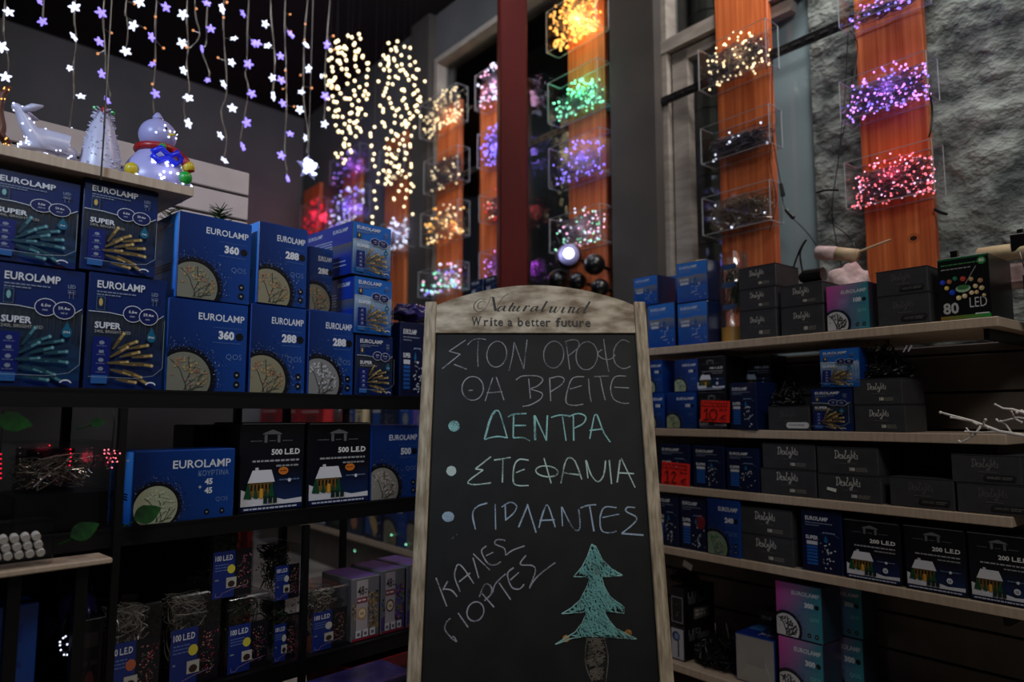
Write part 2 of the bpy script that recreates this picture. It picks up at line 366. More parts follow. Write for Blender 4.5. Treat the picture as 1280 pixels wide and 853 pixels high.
# red column
o = MB().box(-.058, .058, -.058, .058, 0, ZC, bev=.006).build('steel_column', 'red_paint'); o.location = (0, 2.95, 0); o.rotation_euler = (0, 0, math.radians(8))
tag(o, 'dark red painted steel column rising behind the chalkboard', 'column')
# ------------------------------------------------------------------ right shelf unit
zs = {1: R.at(840, 433, 0)[1], 2: R.at(840, 536, 0)[1], 3: R.at(840, 607, 0)[1], 4: R.at(840, 684.5, 0)[1], 5: R.at(842, 829, 0)[1]}
tE = tx(1247, 395, 0); tS = tx(700, 470, 0)
ru = empty('wall_shelf_unit', R.w(0, 0, 0), R.a, 'long pale wood shelf unit with five shelves along the right wall', 'shelf unit')
SH = {}
for i in zs:
    e = tE+(.06 if i == 4 else 0)
    SH[zs[i]] = MB().box(tS, e, 0, .30, zs[i]-.024, zs[i]-.0005, bev=.0015).build('shelf', 'shelf_wood', ru)
def slat(parent, U, t0, t1, k0, k1, z0, z1, h, m, g=.006):
    z = z0; b = 0
    while z < z1-.01:
        q = min(h, z1-z); MB().box(t0, t1, k0, k1, z+g/2, z+q-g/2, bev=.002).build('back_board', m, parent); z += h
    MB().box(t0, t1, k1+.0005, k1+.008, z0, z1).build('back_sheet', 'dark_hole', parent)
slat(ru, R, tS, tE+.30, .305, .318, .02, zs[1]-.03, .105, 'back_panel')
MB().box(tE+.302, tE+.32, .1, .318, 0, zs[1]+.02).build('side_panel', 'slat_white', ru)
MB().box(tS-.02, tS-.002, .0, .30, 0, zs[1]).build('side_panel', 'shelf_wood', ru)
for tb_ in (tS+.02, tE-.04):
    for z in (zs[2], zs[3], zs[4], zs[5], zs[1]): MB().box(tb_, tb_+.012, .03, .30, z-.05, z-.0245).build('bracket', 'black_metal', SH[z])
# ------------------------------------------------------------------ far shelf unit (seen through the left rack)
zf = {1: R.at(515, 690, 0)[1], 2: .60, 3: .83}
tF0, tF1 = tx(322, 600, 0), tx(541, 600, 0)
fu = empty('far_shelf_unit', R.w(0, 0, 0), R.a, 'pale shelf unit in the background seen through the left rack', 'shelf unit')
for i in zf: MB().box(tF0, tF1, 0, .28, zf[i]-.028, zf[i]-.0005).build('shelf', 'shelf_wood', fu)
MB().box(tF0, tF1, .285, .30, 0, 1.12).build('back_board', 'back_panel', fu)
MB().box(tF1, tF1+.018, 0, .30, 0, 1.12).build('side_panel', 'shelf_wood', fu)
MB().box(tF0, tF1, .03, .05, 0, zf[1]-.03).build('plinth', 'back_panel', fu)
# ------------------------------------------------------------------ left rack
zl = {0: L.at(0, 181, 0)[1], 1: L.at(300, 492, 0)[1], 2: L.at(230, 652, 0)[1], 3: L.at(430, 809, 0)[1]}
tL1 = L.at(530, 495, 0)[0]; tL0 = -.75; tTop = L.at(240, 238, 0)[0]
lu = empty('black_metal_rack', L.w(0, 0, 0), L.a, 'black metal rack of shelves on the left stacked with blue boxes', 'rack')
MB().box(tL0, tTop, -.01, .27, zl[0]-.021, zl[0]-.0005, bev=.001).build('top_shelf', 'shelf_wood', lu)['label'] = 'pale wooden top shelf'
MB().box(tL0, L.at(300, 640, .36)[0], .40, .41, 0, zl[2]-.02).build('back_sheet', 'black_metal', lu)  # added black backdrop so the view through the lower rack stays dark
for i in (1, 2, 3):
    g = MB().box(tL0, tL1, -.015, .36, zl[i]-.007, zl[i]-.0005); g.box(tL0, tL1, -.015, -.008, zl[i]-.034, zl[i]+.003); g.box(tL0, tL1, .353, .36, zl[i]-.03, zl[i]+.003)
    g.build('shelf', 'black_metal', lu)
for px, py in ((153, 560), (382, 740), (449, 700)):
    t = L.at(px, py, .0)[0]; w_ = .018
    MB().box(t-w_/2, t+w_/2, .372, .39, 0, zl[1]-.008).build('post', 'black_metal', lu)
for t in (L.at(153, 560, -.03)[0], L.at(382, 740, -.03)[0]): MB().box(t-.007, t+.007, -.03, -.016, 0, zl[2 if t > -.3 and t > L.at(300, 560, 0)[0] else 1]-.035).build('post', 'black_metal', lu)
for t in (tL0+.01, tL1-.02): MB().box(t, t+.02, .361, .371, 0, zl[1]-.008).build('post', 'black_metal', lu)
MB().box(tTop-.05, tTop-.03, .235, .262, zl[1]+.003, zl[0]-.022).build('post', 'black_metal', lu)
MB().box(tL0+.01, tL0+.03, .235, .262, zl[1]+.003, zl[0]-.022).build('post', 'black_metal', lu)
# white slatted panel behind the left rack
kp = .62; sp = empty('slatwall_panel', L.w(0, 0, 0), L.a, 'white slatted display panel behind the left rack with purple light in its grooves', 'panel')
tp1 = L.at(311, 240, kp)[0]; zp1 = L.at(310, 215, kp)[1]; z = zp1
while z > 1.05: MB().box(-.9, tp1, kp, kp+.012, z-.078, z-.004, bev=.002).build('slat', 'slat_white', sp); z -= .082
MB().box(-.9, tp1, kp+.0125, kp+.03, .6, zp1).build('back_sheet', 'grey_wall', sp)
# ------------------------------------------------------------------ chalkboard sign
def camp(px, py, d):
    r = ray(px, py)/FPX; return CAM + r*d
Pt, Pb_ = camp(674, 378, 1.80), camp(676, 853, 1.478)
ey = Vector((0, Pt.y-Pb_.y, Pt.z-Pb_.z)).normalized(); ex = Vector((1, 0, 0)); ez = ex.cross(ey)
B0 = Vector((Pt.x, 0, 0)); q = Pt - ey*(Pt.z/ey.z); B0.y = q.y; B0.z = 0
cb = empty('chalkboard_sign', B0, 0, 'wooden framed chalkboard stand with handwritten Greek words and a chalk fir tree', 'sign')
cb.matrix_world = Matrix(((ex.x, ey.x, ez.x, B0.x), (ex.y, ey.y, ez.y, B0.y), (ex.z, ey.z, ez.z, B0.z), (0, 0, 0, 1)))
def bp(px, py, k=0.0):
    r = ray(px, py); P = B0+ez*k; q = (P-CAM).dot(ez)/r.dot(ez); h = CAM+r*q-B0; return (h.dot(ex), h.dot(ey))
ytop = bp(540, 377)[1]; xl, xr = bp(532.5, 377)[0], bp(807, 377)[0]; sw = .0285
xl = (xl+bp(507, 850)[0])/2; xr = (xr+bp(842, 850)[0])/2
yh = bp(670, 415.5)[1]; ya = bp(664, 356)[1]; ys = bp(545, 381)[1]
MB().box(xl, xl+sw, 0.0, ytop, -.024, 0, bev=.002).build('stile', 'board_wood', cb)
MB().box(xr-sw, xr, 0.0, ytop, -.024, 0, bev=.002).build('stile', 'board_wood', cb)
g = MB(); n = 24; xa, xb = xl+sw+.0005, xr-sw-.0005
arc = [(xb+(xa-xb)*k/n, ys+(ya-ys)*(math.sin(math.pi*k/n)**.85)) for k in range(n+1)]
g.prism([(xa, yh), (xb, yh)]+arc, -.022, -.003); g.build('arched_header', 'board_wood_cross', cb)
MB().box(xa, xb, .16, yh-.0005, -.014, -.010).build('slate_panel', 'slate', cb)
MB().box(xa, xb, .11, .159, -.022, -.003, bev=.0015).build('bottom_rail', 'board_wood_cross', cb)
# rear legs, hinged at the top, opening backwards
def rear():
    up = Vector((0, ey.z, ez.z)); 
    for x0 in (xl+.004, xr-sw-.004):
        hp = Vector((x0+sw/2, ytop-.05, -.0255-.012)); # hinge
        wp = cb.matrix_world @ hp; foot = Vector((wp.x, wp.y+.42, .004)); lf = cb.matrix_world.inverted() @ foot
        MB().tube([hp, lf], .0125, 4).build('rear_leg', 'board_wood', cb)
    hp = Vector(((xl+xr)/2, 0, 0))
    for x0 in (xl+.006, xr-sw+.004): MB().box(x0, x0+.02, ytop-.075, ytop-.03, -.0275, -.0245).build('hinge', 'brass_hinge', cb)
rear()
# printed header words
KH = -.0028
def h2(cx, cy): return bp(530+cx/8.533, 350+cy/8.533, KH)
def h3(cx, cy): return bp(670+cx/8.533, 350+cy/8.533, KH)
hd = D(); hd.e = .00003; blk = (24, 22, 22)
def pen(f, pts, thick=1.0, n=5):
    P = smooth_path([(*f(*p), 0) for p in pts], n); wd = []
    for i in range(len(P)):
        d = P[min(i+1, len(P)-1)]-P[max(i-1, 0)]; s_ = abs(d.y)/(d.length+1e-9) if d.y < 0 else 0
        wd.append((.0011+.0036*s_*thick))
    hd.line([(p.x, p.y) for p in P], wd, blk)
for pts, th in (([(655, 212), (600, 203), (545, 245), (533, 300), (570, 340), (630, 325), (680, 262), (712, 190), (740, 184)], .25),
                ([(655, 245), (640, 228), (600, 238), (572, 275), (590, 308), (630, 295)], .2),
                ([(738, 186), (750, 260), (765, 332)], 1.4), ([(765, 332), (800, 250), (850, 180), (905, 150)], .1),
                ([(845, 282), (810, 290), (788, 322), (800, 337), (830, 318), (858, 284)], .9), ([(866, 278), (848, 320), (862, 334), (885, 318)], 1.2),
                ([(955, 245), (908, 322), (922, 335), (945, 315)], 1.2), ([(908, 283), (962, 281)], .1),
                ([(975, 280), (948, 322), (962, 335), (1000, 305), (1022, 280)], 1.1), ([(1022, 280), (993, 322), (1010, 335), (1030, 315)], 1.2),
                ([(1095, 276), (1058, 335)], 1.3), ([(1068, 318), (1095, 285), (1118, 276), (1128, 290)], .5),
                ([(1200, 284), (1165, 292), (1142, 322), (1152, 337), (1180, 318), (1208, 284)], .9), ([(1216, 280), (1196, 320), (1210, 334), (1235, 315)], 1.2)):
    pen(h2, pts, th)
for pts, th in (([(118, 228), (65, 322), (72, 338), (95, 322)], 1.2), ([(148, 300), (172, 284), (150, 335), (162, 348), (195, 320), (218, 286)], 1.1),
                ([(218, 286), (196, 335), (208, 350), (242, 318), (262, 290)], 1.1), ([(302, 290), (276, 340), (290, 350), (312, 332)], 1.2),
                ([(352, 300), (372, 288), (345, 352)], 1.2), ([(352, 338), (385, 298), (408, 292), (405, 310), (388, 342), (402, 351), (425, 335)], 1.1),
                ([(505, 295), (465, 303), (438, 338), (450, 354), (480, 335), (512, 298)], .9), ([(575, 232), (512, 338), (525, 354), (548, 335)], 1.3)):
    pen(h3, pts, th)
x, y = h3(318, 266); hd.disc(x, y, .0012, .0012, blk, 8)
for ch, x0, x1, up in (('W', 508, 612, 95), ('r', 640, 690, 58), ('i', 706, 730, 95), ('t', 742, 784, 80), ('e', 790, 846, 58), ('a', 892, 948, 58), ('b', 1002, 1062, 100),
                   ('e', 1078, 1136, 58), ('t', 1142, 1182, 80), ('t', 1188, 1228, 80), ('e', 1236, 1294, 58), ('r', 1300, 1356, 58), ('f', 1405, 1465, 100), ('u', 1466, 1528, 58),
                   ('t', 1532, 1572, 80), ('u', 1578, 1646, 58), ('r', 1658, 1712, 58), ('e', 1722, 1782, 58)):
    yb = 490+(x0-508)*.010; a = h2(x0, yb); b = h2(x1, yb); s_ = h2(x0, yb-95)[1]-a[1]
    vs, fs, W_ = glyphs(ch, .012); k = (b[0]-a[0])/W_; ky = s_/.72; hd.nl(); hd.add([(a[0]+v[0]*k*.94, a[1]+v[1]*ky) for v in vs], fs, blk)
    hd.line([(a[0]-.0006, a[1]+(s_ if ch == 'W' else 0)+.0004), (a[0]+(b[0]-a[0])*(.42 if ch in 'Wrf' else .25), a[1]+(s_ if ch == 'W' else 0)+.0004)], .0009, blk) if ch in 'Wrif' else None
    if ch == 'W': hd.line([(b[0]-.006, a[1]+s_), (b[0]+.001, a[1]+s_)], .0009, blk)
    if ch in 'rub': hd.line([(a[0]-.0012, a[1]+s_*(.56 if ch != 'b' else .98)), (a[0]+.0015, a[1]+s_*(.56 if ch != 'b' else .98))], .0009, blk)
hd.build('header_lettering', cb, 'print_matt', (0, 0, KH), (1, 0, 0), (0, 1, 0), (0, 0, 1))
# chalk
KS = -.0098
def c6(x, y): return bp(500+x/3.5556, 400+y/3.5556, KS)
def c7(x, y): return bp(500+x/3.5556, 613+y/3.5556, KS)
def el(cx, cy, rx, ry, rot=0, n=22, a0=-1.4, a1=5.1):
    o = []
    for k in range(n+1):
        a = a0+(a1-a0)*k/n; x, y = rx*math.cos(a), ry*math.sin(a); o.append((cx+x*math.cos(rot)-y*math.sin(rot), cy+x*math.sin(rot)+y*math.cos(rot)))
    return o
def chalk_part(f, strokes, col, wd=.0028, name='chalk_lettering', a=1.0, sm=True, lab=None):
    d = D(); d.e = .00001
    for s_ in strokes:
        pts = [(*f(*p), 0) for p in s_]
        if sm and len(pts) > 2 and len(pts) < 15: pts = smooth_path(pts, 4)
        d.line([(p[0]+random.gauss(0, .0001), p[1]+random.gauss(0, .0001)) for p in pts], [wd*random.uniform(.8, 1.2) for _ in pts], col, a)
    o = d.build(name, cb, 'chalk', (0, 0, KS), (1, 0, 0), (0, 1, 0), (0, 0, 1))
    if lab: o['label'] = lab
    return o
def split(*ss): return list(ss)
L1 = split([(292, 90), (218, 140)], [(218, 140), (268, 153)], [(268, 153), (188, 217)], [(240, 198), (297, 220)], [(300, 112), (320, 92), (350, 84), (382, 88)], [(348, 95), (345, 150), (347, 208)],
    el(430, 153, 44, 58, .15), [(484, 227), (500, 160), (507, 98)], [(507, 98), (550, 218)], [(550, 218), (565, 88)],
    [(738, 100), (755, 222)], [(732, 98), (770, 88), (793, 98), (790, 125), (748, 160)], el(830, 160, 48, 63, .1), [(905, 85), (915, 160), (928, 232)], [(898, 132), (878, 150), (900, 172), (935, 175), (957, 155)],
    [(1020, 100), (985, 90), (952, 130), (955, 190), (990, 217), (1025, 207)])
chalk_part(c6, L1[:10], (160, 162, 166), .0026, a=.8)
chalk_part(c6, [el(683, 155, 45, 60, .1)]+L1[10:], (150, 152, 155), .0026, a=.75)
chalk_part(c6, split(el(323, 305, 48, 53, .1), [(305, 314), (324, 314)], [(378, 362), (412, 258)], [(428, 255), (462, 357)], [(385, 325), (455, 320)],
    [(515, 268), (545, 250), (610, 250), (635, 268), (610, 295), (582, 308), (630, 325), (625, 352), (580, 378), (545, 385)], [(572, 262), (580, 350)],
    [(665, 265), (670, 362)], [(662, 262), (705, 252), (730, 265), (715, 290), (670, 320)], [(818, 253), (770, 258), (748, 300), (738, 365), (770, 381), (815, 375)], [(755, 308), (808, 293)],
    [(838, 262), (842, 320), (850, 366)], [(862, 253), (928, 250)], [(890, 255), (900, 310), (912, 357)], [(1005, 250), (955, 254), (936, 300), (948, 350), (985, 370), (1018, 371)], [(952, 300), (1018, 303)]), (162, 163, 166), .0027, a=.85)
teal = (150, 200, 196)
chalk_part(c6, split([(375, 530), (400, 440), (420, 405)], [(378, 528), (404, 438), (424, 408)], [(420, 405), (440, 408), (458, 460), (477, 527)], [(477, 525), (430, 519), (375, 532)],
    [(480, 432), (505, 420), (562, 417)], [(505, 422), (503, 525)], [(503, 525), (545, 524), (578, 538)], [(510, 470), (560, 470)], [(600, 425), (602, 537)], [(597, 425), (599, 535)], [(600, 427), (650, 536)], [(655, 425), (650, 538)],
    [(672, 434), (710, 424), (752, 427)], [(722, 430), (738, 538)], [(770, 425), (772, 538)], [(748, 432), (790, 417), (825, 430), (815, 460), (775, 482)], [(843, 530), (862, 432)], [(862, 430), (876, 424), (905, 500), (935, 544)], [(842, 492), (900, 485)]), teal, .0034)
chalk_part(c6, split([(405, 608), (335, 663)], [(335, 663), (370, 668)], [(370, 668), (310, 712), (305, 728), (340, 733), (405, 725)], [(418, 624), (492, 612)], [(458, 618), (455, 723)],
    [(572, 625), (530, 621), (508, 650), (503, 715), (520, 736), (572, 737)], [(515, 680), (555, 664)], [(640, 615), (672, 727)], el(653, 674, 50, 24, .1), [(715, 727), (730, 650), (748, 614), (778, 630), (808, 710)], [(725, 680), (797, 690)],
    [(826, 624), (835, 705)], [(828, 626), (850, 690), (880, 720), (905, 690), (914, 626)], [(930, 624), (940, 730)], [(965, 724), (978, 622)], [(983, 616), (1045, 746)], [(968, 680), (1040, 684)]), (186, 208, 198), .0032)
chalk_part(c7, split([(335, 175), (323, 105), (345, 72), (388, 58)], [(423, 62), (425, 176)], [(468, 68), (470, 136)], [(452, 76), (488, 54), (518, 70), (505, 102), (470, 132)], [(527, 165), (568, 66)], [(566, 62), (605, 190)],
    [(617, 168), (640, 88), (658, 70), (690, 165)], [(620, 135), (688, 132)], [(718, 74), (722, 160)], [(720, 76), (760, 155), (785, 180), (800, 160), (794, 85)], [(800, 80), (835, 68), (872, 65)], [(843, 72), (862, 184)],
    [(962, 78), (910, 76), (890, 120), (895, 178), (930, 190), (962, 182)], [(900, 122), (974, 107)], [(1045, 78), (1012, 76), (1005, 95), (1052, 122), (1035, 152), (985, 193)], [(985, 193), (1082, 200)]), (160, 178, 196), .0032)
chalk_part(c7, split([(160, 390), (208, 517)], [(212, 405), (190, 445)], [(190, 440), (228, 445), (254, 474)], [(268, 452), (243, 385), (255, 333), (280, 345), (328, 416)], [(262, 408), (312, 368)], [(350, 392), (325, 300)], [(325, 283), (400, 356)],
    [(385, 248), (362, 272), (390, 325), (425, 332), (448, 318)], [(382, 292), (415, 276)], [(468, 224), (432, 220), (422, 240), (462, 258), (470, 290)], [(470, 290), (500, 268), (553, 248)]), (170, 170, 174), .003, a=.9)
chalk_part(c7, split([(252, 675), (225, 655), (200, 620), (205, 590), (224, 570)], [(222, 658), (240, 652), (252, 675)], [(258, 546), (303, 611)], el(335, 540, 37, 44, .35), [(365, 460), (418, 521)], [(352, 475), (378, 418), (405, 430), (405, 462), (375, 492)],
    [(412, 455), (425, 415), (470, 372)], [(440, 412), (492, 487)], [(505, 345), (478, 372), (495, 430), (530, 440), (552, 418)], [(490, 400), (528, 366)], [(560, 290), (534, 330), (585, 335), (602, 358), (575, 436)], [(575, 436), (610, 385), (690, 322)]), (160, 162, 170), .003, a=.9)
for f, x, y, rx, ry, c in ((c6, 240, 472, 22, 22, teal), (c6, 228, 672, 19, 19, (190, 205, 198)), (c7, 214, 118, 24, 20, (158, 180, 196))):
    chalk_part(f, [el(x, y, rx*q_, ry*q_, 0, 18, 0, 6.4) for q_ in (1, .8, .6, .4, .2)], c, .0034, 'chalk_bullet')
tree = [(852, 240), (870, 250), (900, 310), (940, 350), (988, 378), (895, 380), (908, 430), (935, 475), (995, 520), (995, 548), (905, 535), (930, 580), (960, 615), (1052, 662), (950, 655), (880, 650), (820, 650), (760, 660), (690, 686), (780, 630), (810, 590), (832, 540), (718, 550), (760, 525), (800, 490), (830, 430), (845, 385), (772, 385), (810, 340), (835, 290)]
def inside(x, y, P):
    c = False
    for i in range(len(P)):
        (x0, y0), (x1, y1) = P[i], P[i-1]
        if (y0 > y) != (y1 > y) and x < (x1-x0)*(y-y0)/(y1-y0)+x0: c = not c
    return c
def scribble(P, n, ln, ang):
    o = []; xs = [p[0] for p in P]; ys_ = [p[1] for p in P]
    while len(o) < n:
        x, y = random.uniform(min(xs), max(xs)), random.uniform(min(ys_), max(ys_)); a = ang+random.gauss(0, .5); l = ln*random.uniform(.5, 1)
        p, q_ = (x, y), (x+l*math.cos(a), y+l*math.sin(a))
        if inside(*p, P) and inside(*q_, P): o.append([p, q_])
    return o
chalk_part(c7, scribble(tree, 900, 34, 1.1), (120, 178, 174), .0028, 'chalk_tree', a=.85)['label'] = 'teal chalk fir tree'
chalk_part(c7, [[tree[i], tree[(i+1) % len(tree)]] for i in range(len(tree))]+[[(858, 245), (900, 330)], [(848, 260), (830, 330)], [(900, 385), (985, 380)]], (150, 196, 190), .0022, 'chalk_outline')
chalk_part(c7, [el(x, y, 12*q_, 12*q_, 0, 10, 0, 6.4) for x, y in ((845, 320), (875, 366), (870, 428), (918, 498), (872, 578), (1000, 645), (738, 660), (1015, 635)) for q_ in (1, .5)], (196, 140, 70), .0032, 'chalk_bauble')
trunk = [(832, 655), (905, 655), (915, 740), (905, 850), (850, 850), (826, 770)]
chalk_part(c7, scribble(trunk, 130, 40, -.3), (110, 102, 92), .0026, 'chalk_trunk', a=.8)
chalk_part(c7, [[(832, 655), (822, 740), (832, 800), (856, 852)], [(905, 652), (925, 740), (915, 852)]], (120, 112, 104), .0022, 'chalk_outline', a=.7)
chalk_part(c7, [[(230, 218), (240, 208)], [(250, 196), (254, 200)]], (110, 112, 110), .0024, 'chalk_smudge', a=.6)
# ------------------------------------------------------------------ printed cartons
WHT = (205, 208, 214); GR = (120, 130, 150)
def k_super(d, w, h, p):
    X = lambda a: a*w; Y = lambda b: h-b*h
    warm = p.get('c', 'warm'); hot = p.get('bright')
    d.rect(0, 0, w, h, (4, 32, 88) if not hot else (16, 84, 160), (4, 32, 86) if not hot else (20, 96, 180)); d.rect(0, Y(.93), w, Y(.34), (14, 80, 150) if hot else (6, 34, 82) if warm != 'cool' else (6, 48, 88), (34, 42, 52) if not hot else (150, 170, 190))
    n = 26
    for i in range(n): d.rect(X(i/n), Y(.62), X((i+.5)/n), Y(.38), (14, 34, 62) if not hot else (20, 90, 160), (54, 54, 50) if not hot else (150, 190, 220)) if i % 2 else None
    d.text('EUROLAMP', X(.09), Y(.125), .062*h, WHT, 'l', .02, X(.62))
    d.micro(X(.09), Y(.165), X(.52), h*.011, GR); d.micro(X(.09), Y(.19), X(.3), h*.011, GR)
    d.rect(X(.09), Y(.32), X(.20), Y(.20), (90, 110, 130)); d.rect(X(.095), Y(.316), X(.195), Y(.204), (10, 34, 70)); d.disc(X(.145), Y(.25), X(.025), .035*h, (120, 170, 170) if warm == 'cool' else (190, 160, 90), 8)
    d.text('LED', X(.80), Y(.15), .03*h, GR, 'l', .02, X(.09)); d.rect(X(.80), Y(.20), X(.89), Y(.165), GR); d.rect(X(.803), Y(.197), X(.887), Y(.168), (8, 24, 84)); d.micro(X(.81), Y(.19), X(.07), .012*h, GR)
    d.rect(X(.82), Y(.24), X(.825), Y(.20), GR); d.rect(X(.865), Y(.24), X(.87), Y(.20), GR)
    d.line([(X(0), Y(.335)), (X(.25), Y(.335)), (X(.5), Y(.355)), (X(.78), Y(.37)), (X(.9), Y(.36)), (X(.98), Y(.32))], .008*w, WHT)
    for cx, cy, t1 in ((.56, .33, '6.6w'), (.77, .345, '59.4w')):
        d.disc(X(cx), Y(cy), X(.13), .075*h, WHT); d.disc(X(cx), Y(cy), X(.122), .069*h, (8, 22, 78)); d.text(t1, X(cx), Y(cy-.005), .026*h, WHT, 'c', .01); d.micro(X(cx-.04), Y(cy+.03), X(.08), .013*h, GR)
    d.text('SUPER', X(.08), Y(.475), .052*h, WHT, 'l', .03, X(.33)); d.text('240L BRIGHT LED', X(.08), Y(.515), .026*h, (150, 148, 140), 'l', .01, X(.46))
    d.rect(X(.07), Y(.93), X(.29), Y(.55), (8, 26, 100)); d.rect(X(.07), Y(.95), X(.27), Y(.88), (40, 90, 150))
    for i in range(4): d.disc(X(.18), Y(.60+i*.075), X(.035), .018*h, GR, 8) if i != 1 else d.rect(X(.15), Y(.69), X(.21), Y(.665), GR); d.micro(X(.12), Y(.633+i*.075), X(.12), .008*h, (90, 100, 140))
    c1, c2, c3 = ((74, 124, 134), (26, 62, 76), (130, 176, 184)) if warm == 'cool' else ((158, 134, 84), (92, 76, 46), (206, 188, 136))
    rs = random.Random(3)
    for x, y, a in ((.40, .565, 60), (.53, .60, 25), (.67, .615, 14), (.42, .665, 35), (.56, .685, 18), (.72, .70, 8), (.41, .765, 5), (.58, .775, 2), (.73, .775, -6), (.45, .85, -12), (.60, .865, -22), (.70, .915, -28), (.52, .925, -8)):
        a = math.radians(a); l = .10*w; x0, y0, x1, y1 = X(x)-l*math.cos(a)*1.6, Y(y)-l*math.sin(a)*1.6, X(x)+l*math.cos(a), Y(y)+l*math.sin(a)
        d.line([(x0, y0), (X(x), Y(y)), (x1, y1)], [.022*w, .052*w, .05*w], c2); d.line([(X(x), Y(y)), (x1, y1)], .026*w, c1); d.disc(x1, y1, .026*w, .026*w, c1, 8); d.disc(x1, y1, .014*w, .014*w, c3, 6)
    d.disc(X(.80), Y(.53), X(.06), .045*h, (14, 90, 120), 14); d.poly([(X(.75), Y(.515)), (X(.85), Y(.515)), (X(.80), Y(.44))], (14, 90, 120)); d.text('IP44', X(.80), Y(.54), .02*h, WHT, 'c', .01)
    d.line([(X(.02), Y(.895)), (X(.6), Y(.90)), (X(.85), Y(.87)), (X(.97), Y(.80)), (X(.97), Y(.37))], .005*w, (150, 160, 170))
    d.disc(X(.82), Y(.955), X(.07), .03*h, WHT, 12, a0=0, a1=math.pi); d.disc(X(.82), Y(.96), X(.055), .022*h, (8, 22, 84), 12, a0=0, a1=math.pi)
def k_circle(d, w, h, p):
    X = lambda a: a*w; Y = lambda b: h-b*h
    if p.get('mag'): 
        d.rect(0, 0, w, h, (120, 56, 130), (196, 70, 156), cr=(36, 130, 140)); d.v; bk = (60, 60, 110)
    else: d.rect(0, 0, w, h, (4, 26, 74), (5, 35, 92), cr=(9, 56, 128)); bk = (8, 24, 80)
    wide = w/h > 1.15
    d.text('EUROLAMP', X(.96), Y(.20 if not wide else .25), .075*h*(1.5 if wide else 1), WHT, 'r', .015, X(.60))
    y = .36
    if p.get('t'): d.text(p['t'], X(.94), Y(.375), .075*h, (110, 130, 170), 'r', 0, X(.32)); d.text('45', X(.77), Y(.50), .08*h, WHT, 'r', .04); d.text('45', X(.77), Y(.63), .08*h, WHT, 'r', .04); d.text('+', X(.64), Y(.57), .07*h, WHT, 'c')
    else: d.text(p.get('n', '360'), X(.83), Y(.40), .085*h, WHT, 'r', .05); d.disc(X(.90), Y(.365), .045*h, .045*h, (10, 12, 20)); d.micro(X(.55), Y(.28), X(.38), .008*h, (60, 90, 150)); d.micro(X(.55), Y(.45), X(.38), .01*h, (60, 90, 150))
    d.text('QOS', X(.94), Y(.63 if not p.get('t') else .76), .065*h, (90, 116, 170) if not p.get('mag') else (120, 200, 190), 'r', -.005)
    for i in (0, 1):
        x, y_ = (X(.88), .80+i*.11) if not (wide or p.get('mag')) else (X(.72+i*.16), .90)
        d.disc(x, Y(y_), .037*h, .042*h, (8, 10, 16), 12); d.rect(x-.012*h, Y(y_+.012), x+.012*h, Y(y_-.008), (150, 150, 150))
    r = p.get('r', .31)*h; cx, cy = X(.21), r*(.45 if not wide else .7); cl = (0.0005, .0005, w, h)
    rs = random.Random(5); pts = []
    for i in range(520):
        a = rs.uniform(-.9, 3.6); q = r*(1.04+abs(rs.gauss(0, .24))); x, y_ = cx+q*math.cos(a), cy+q*math.sin(a)
        if .001 < x < w*.97 and .001 < y_ < h*.98: pts.append((x, y_))
    d.ring(cx, cy, r*1.13, r*1.13, r*.13, (6, 10, 30), clip=cl); d.dots(pts, .0045*h, [(80, 100, 140), (4, 6, 14), (150, 165, 190), (4, 6, 14), (4, 6, 14)], 4)
    d.disc(cx, cy, r, r, (8, 8, 8), 36, cl); g = p.get('g', (112, 112, 98)); d.disc(cx, cy, r*.93, r*.93, g, 36, cl)
    def inc(x, y_): return math.hypot(x-cx, y_-cy) < r*.86 and x > .001 and y_ > .001
    for i in range(7):
        a = rs.uniform(.3, 1.9); P = [(cx+r*.1*i*.5, .003)]
        for k in range(5): a += rs.uniform(-.45, .45); P.append((P[-1][0]+r*.28*math.cos(a), P[-1][1]+r*.24*math.sin(a)))
        P = [q for q in P if inc(*q) or q == P[0]]
        if len(P) > 1: d.line(P, r*(.07 if p.get('mag') else .03), (24, 24, 20) if p.get('mag') else (58, 58, 50))
    pts = [(cx+r*.8*math.sqrt(rs.random())*math.cos(t), cy+r*.8*math.sqrt(rs.random())*math.sin(t)) for t in [rs.uniform(-.4, 2.2) for _ in range(60)]]
    d.dots([q for q in pts if inc(*q)], r*.05, p.get('dc', [(160, 136, 92), (150, 112, 92), (128, 124, 104)]), 7)
